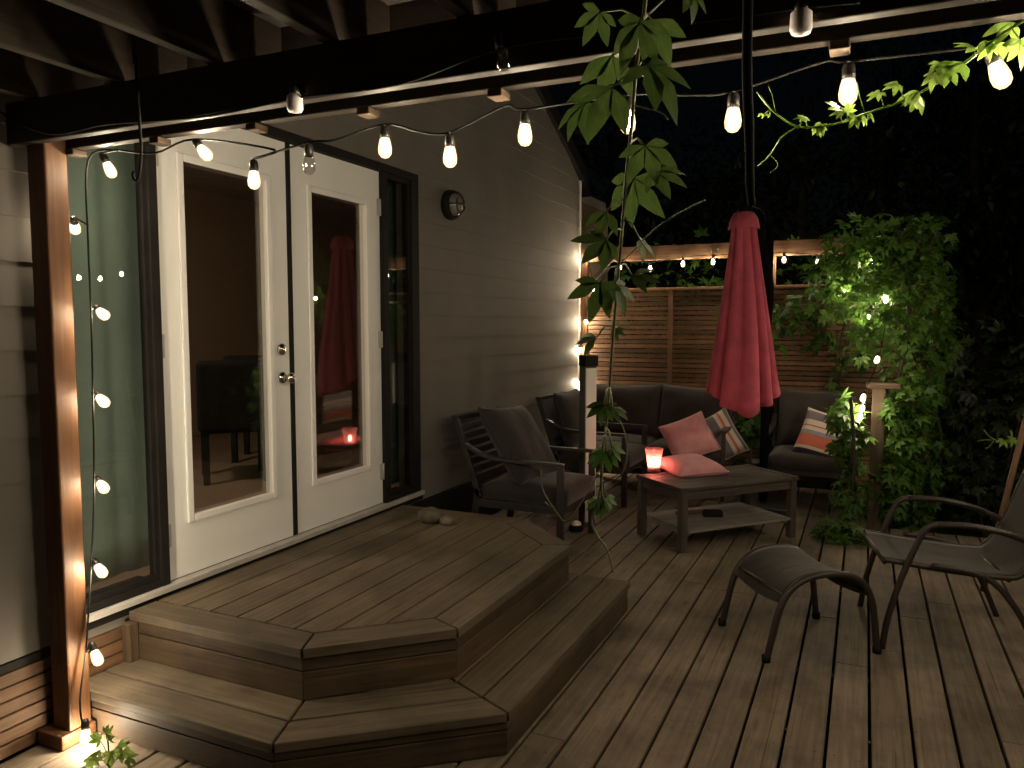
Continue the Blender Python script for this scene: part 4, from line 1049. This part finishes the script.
# small plant at the foot of the post
sp_ = thing('seedling', 'small bright green creeper plant at the foot of the cedar post', 'plant', on(110, 760, Z=.0))
m = MB(); base = on(110, 768, Z=.0)
lv = MB()
for px, py, dx, dy, sz in ((100, 740, -.5, -.5, .05), (108, 738, .3, -.8, .05), (118, 745, .8, -.2, .05), (100, 752, -.8, .2, .05), (112, 752, .2, .8, .055), (122, 752, .8, .5, .05), (92, 760, -.5, .6, .045), (106, 733, .2, -.9, .035), (128, 758, .9, .3, .04), (97, 768, -.3, .8, .05)):
    p = on(px, py, Y=1.70+rng.uniform(-.04, .04)); p.z = max(p.z, .02); creeper(lv, p, SD(dx, dy, .3), UP*.9-FW*.5+rv()*.3, sz*.9, 6, 5)
    m.tube([base, (base+p)/2+Vector((0, 0, .02)), p], .0016, 5)
m.build('stem', M['stem'], sp_, world=True); lv.build('leaves', M['young'], sp_, world=True)

# leaning pole at the right edge with a sprig
lpz = thing('leaning_pole', 'thin wooden pole leaning up behind the sling chair at the right edge', 'pole', (*on(985, 560, Y=5.0).xy, 0))
a = on(985, 545, Y=5.0); a.z = .0; b_ = on(1027, 415, Y=5.0)
m = MB(); m.tube([a, a.lerp(b_, .5), b_], .016, 12); m.build('shaft', M['fence'], lpz, world=True)
sg = thing('creeper_sprig', 'thin pale creeper sprig sticking out beside the leaning pole', 'creeper', on(1016, 438, Y=4.97))
m = MB(); m.tube(smoothpath([on(*q, Y=4.97) for q in ((1016, 438), (1000, 441), (990, 437), (984, 430))], 4), .003, 5); m.tube(smoothpath([on(*q, Y=4.97) for q in ((992, 440), (982, 440), (977, 442))], 4), .002, 5); m.tube(smoothpath([on(*q, Y=4.97) for q in ((994, 440), (989, 447), (985, 448))], 4), .002, 5)
m.build('stem', M['young'], sg, world=True)
lv = MB()
for px, py, dx, dy in ((1012, 438, -.3, -.7), (1012, 439, .4, .6), (1004, 440, -.6, .6)): creeper(lv, on(px, py, Y=4.97), SD(dx, dy, .3), UP*.6-FW*.6, .05, 4, 5)
lv.build('leaves', M['young'], sg, world=True)

# stones left on the platform
for px, py, s, lab, mt in ((430, 516, .075, 'dark mossy stone on the platform beside the double doors', 'stone'), (446, 521, .045, 'small grey stone beside the dark mossy one on the platform', 'stone2')):
    m = MB(); c = on(px, py, Z=ZP+s*.45)
    m.lathe([(.05*s, -.55*s), (.7*s, -.5*s), (1.0*s, -.1*s), (.9*s, .3*s), (.5*s, .55*s), (.02*s, .6*s)], 16)
    m.v = [v*(1+.3*mnoise.noise(v*14)+.12*mnoise.noise(v*40)) for v in m.v]
    o = m.build('stone', M[mt]); o.location = (c.x, c.y, ZP+.5*s); tag(o, lab, 'stone')
# fallen leaf bits
m = MB()
for _ in range(46):
    x, y = rng.uniform(-1.0, 2.0), rng.uniform(2.2, 5.4)
    leaflet(m, Vector((x, y, .006)), Vector((rng.uniform(-1, 1), rng.uniform(-1, 1), .05)).normalized(), Vector((0, 0, 1)), rng.uniform(.008, .022), .010, -.1, rng.random(), 2)
tag(m.build('leaf_litter', M['fence']), kind='stuff')

# ------------------------------------------------------------------ trees and hedge in the dark
def tree(label, loc, h, cr, n, seed, name='tree'):
    t = thing(name, label, 'tree', loc, group='dark trees beyond the deck')
    r0 = random.Random(seed); m = MB(); base = Vector((0, 0, 0)); top = Vector((r0.uniform(-.3, .3), r0.uniform(-.3, .3), h*.8))
    tr = smoothpath([base, base.lerp(top, .35)+Vector((.08, .05, 0)), base.lerp(top, .7), top], 4)
    m.tube(tr, [.14*h/6*(1-.75*i/len(tr)) for i in range(len(tr))], 8)
    cl = []
    for k in range(14):
        f = r0.uniform(.18, .95); p = base.lerp(top, f); a = r0.random()*6.28; ln = cr*r0.uniform(.5, 1.0)*(1-.4*f)
        e = p+Vector((math.cos(a)*ln, math.sin(a)*ln, ln*.4))
        m.tube(smoothpath([p, p.lerp(e, .5)+Vector((0, 0, .1)), e], 3), [.04, .035, .03, .025, .02, .014, .01], 5); cl.append((e, (cr*.45, cr*.45, cr*.38), n//18)); cl.append((p.lerp(e, .6), (cr*.35, cr*.35, cr*.3), n//50))
    m.build('trunk', M['trunk'], t)
    c = MB()
    for cc, rad, k in cl:
        for _ in range(k):
            v = rv()*rng.random()**.4; p = cc+Vector((v.x*rad[0], v.y*rad[1], v.z*rad[2]))
            leaflet(c, p, (v+rv()+Vector((0, 0, -.4))).normalized(), (rv()*.7+Vector((0, -.3, .7))).normalized(), rng.uniform(.10, .20), .085, .2, rng.random(), 2)
    c.build('crown', M['darkleaf'], t)
tree('tall dark tree beyond the climbing creeper, right of the fence', (1.5, 12.6, -.42), 6.5, 2.1, 3600, 1)
tree('dark tree rising behind the fence above the red umbrella', (-1.2, 13.3, -.42), 7.0, 2.4, 3600, 2)
tree('dark tree close behind the house corner, left of the umbrella', (-4.2, 13.8, -.42), 6.8, 2.4, 3200, 3)
tree('large dark tree at the right edge of the yard behind the sling chair', (3.6, 13.0, -.42), 7.5, 2.6, 3600, 4)
tree('farthest dark tree filling the gap between the two tall ones', (.3, 17, -.42), 9.0, 3.2, 4200, 5)
def shrub(label, loc, rx, rz, n):
    t = thing('shrub', label, 'shrub', loc, group='dark shrubs beside the deck')
    m = MB(); foliage(m, [((0, 0, rz), (rx, rx*.8, rz), n), ((rx*.5, .1, rz*1.35), (rx*.5, rx*.5, rz*.6), n//4)], .10); m.build('leaves', M['darkleaf'], t)
    m = MB()
    for k in range(5): m.tube(smoothpath([(0, 0, 0), (math.cos(k*1.3)*rx*.3, math.sin(k*1.3)*rx*.3, rz*.7), (math.cos(k*1.3)*rx*.6, math.sin(k*1.3)*rx*.6, rz*1.3)], 3), .012, 5)
    m.build('stem', M['trunk'], t)
shrub('dark leafy shrub just past the climbing creeper', (1.0, 7.6, -.42), .62, 1.0, 620)
shrub('dark broad shrub beyond the sling chair by the deck edge', (1.75, 7.5, -.42), .7, .8, 620)
hd = thing('hedge', 'green hedge seen in the gap above the slat fence', 'hedge', (-1.2, 8.2, -.42))
m = MB(); foliage(m, [((-2.4+k*.42, 8.25+rng.uniform(-.05, .05), 1.35), (.36, .26, 1.15), 150) for k in range(8)], .10)
m.build('leaves', M['leaf'], hd, world=True)
m = MB()
for k in range(8): m.tube([(-2.4+k*.42, 8.25, -.42), (-2.38+k*.42, 8.27, 1.2)], .015, 5)
m.build('stem', M['trunk'], hd, world=True)

# ------------------------------------------------------------------ night sky and moonlight
w = bpy.data.worlds.new('World'); sc.world = w; w.use_nodes = True
t = w.node_tree; bg = t.nodes['Background']
sky = t.nodes.new('ShaderNodeTexSky'); sky.sky_type = 'NISHITA'; sky.sun_disc = False; sky.sun_elevation = R(12); sky.sun_rotation = R(150)
t.links.new(sky.outputs[0], bg.inputs[0]); bg.inputs[1].default_value = .00022
sun = bpy.data.objects.new('moonlight', bpy.data.lights.new('moonlight', 'SUN')); COL.objects.link(sun)
sun.data.energy = .002; sun.data.angle = R(.5); sun.data.color = (.8, .87, 1)
sun.rotation_euler = (R(60), 0, R(150))

# ------------------------------------------------------------------ render settings
vs = sc.view_settings; vs.view_transform = 'Standard'; vs.look = 'None'; vs.gamma = 1; vs.use_curve_mapping = False
vs.exposure = 0.55
sc.render.engine = 'CYCLES'; cy = sc.cycles
cy.use_denoising = True; cy.denoiser = 'OPENIMAGEDENOISE'; cy.use_light_tree = True
cy.max_bounces = 8; cy.diffuse_bounces = 4; cy.glossy_bounces = 4; cy.transparent_max_bounces = 16; cy.transmission_bounces = 4
cy.sample_clamp_indirect = 6; cy.sample_clamp_direct = 0; cy.caustics_reflective = False; cy.caustics_refractive = False
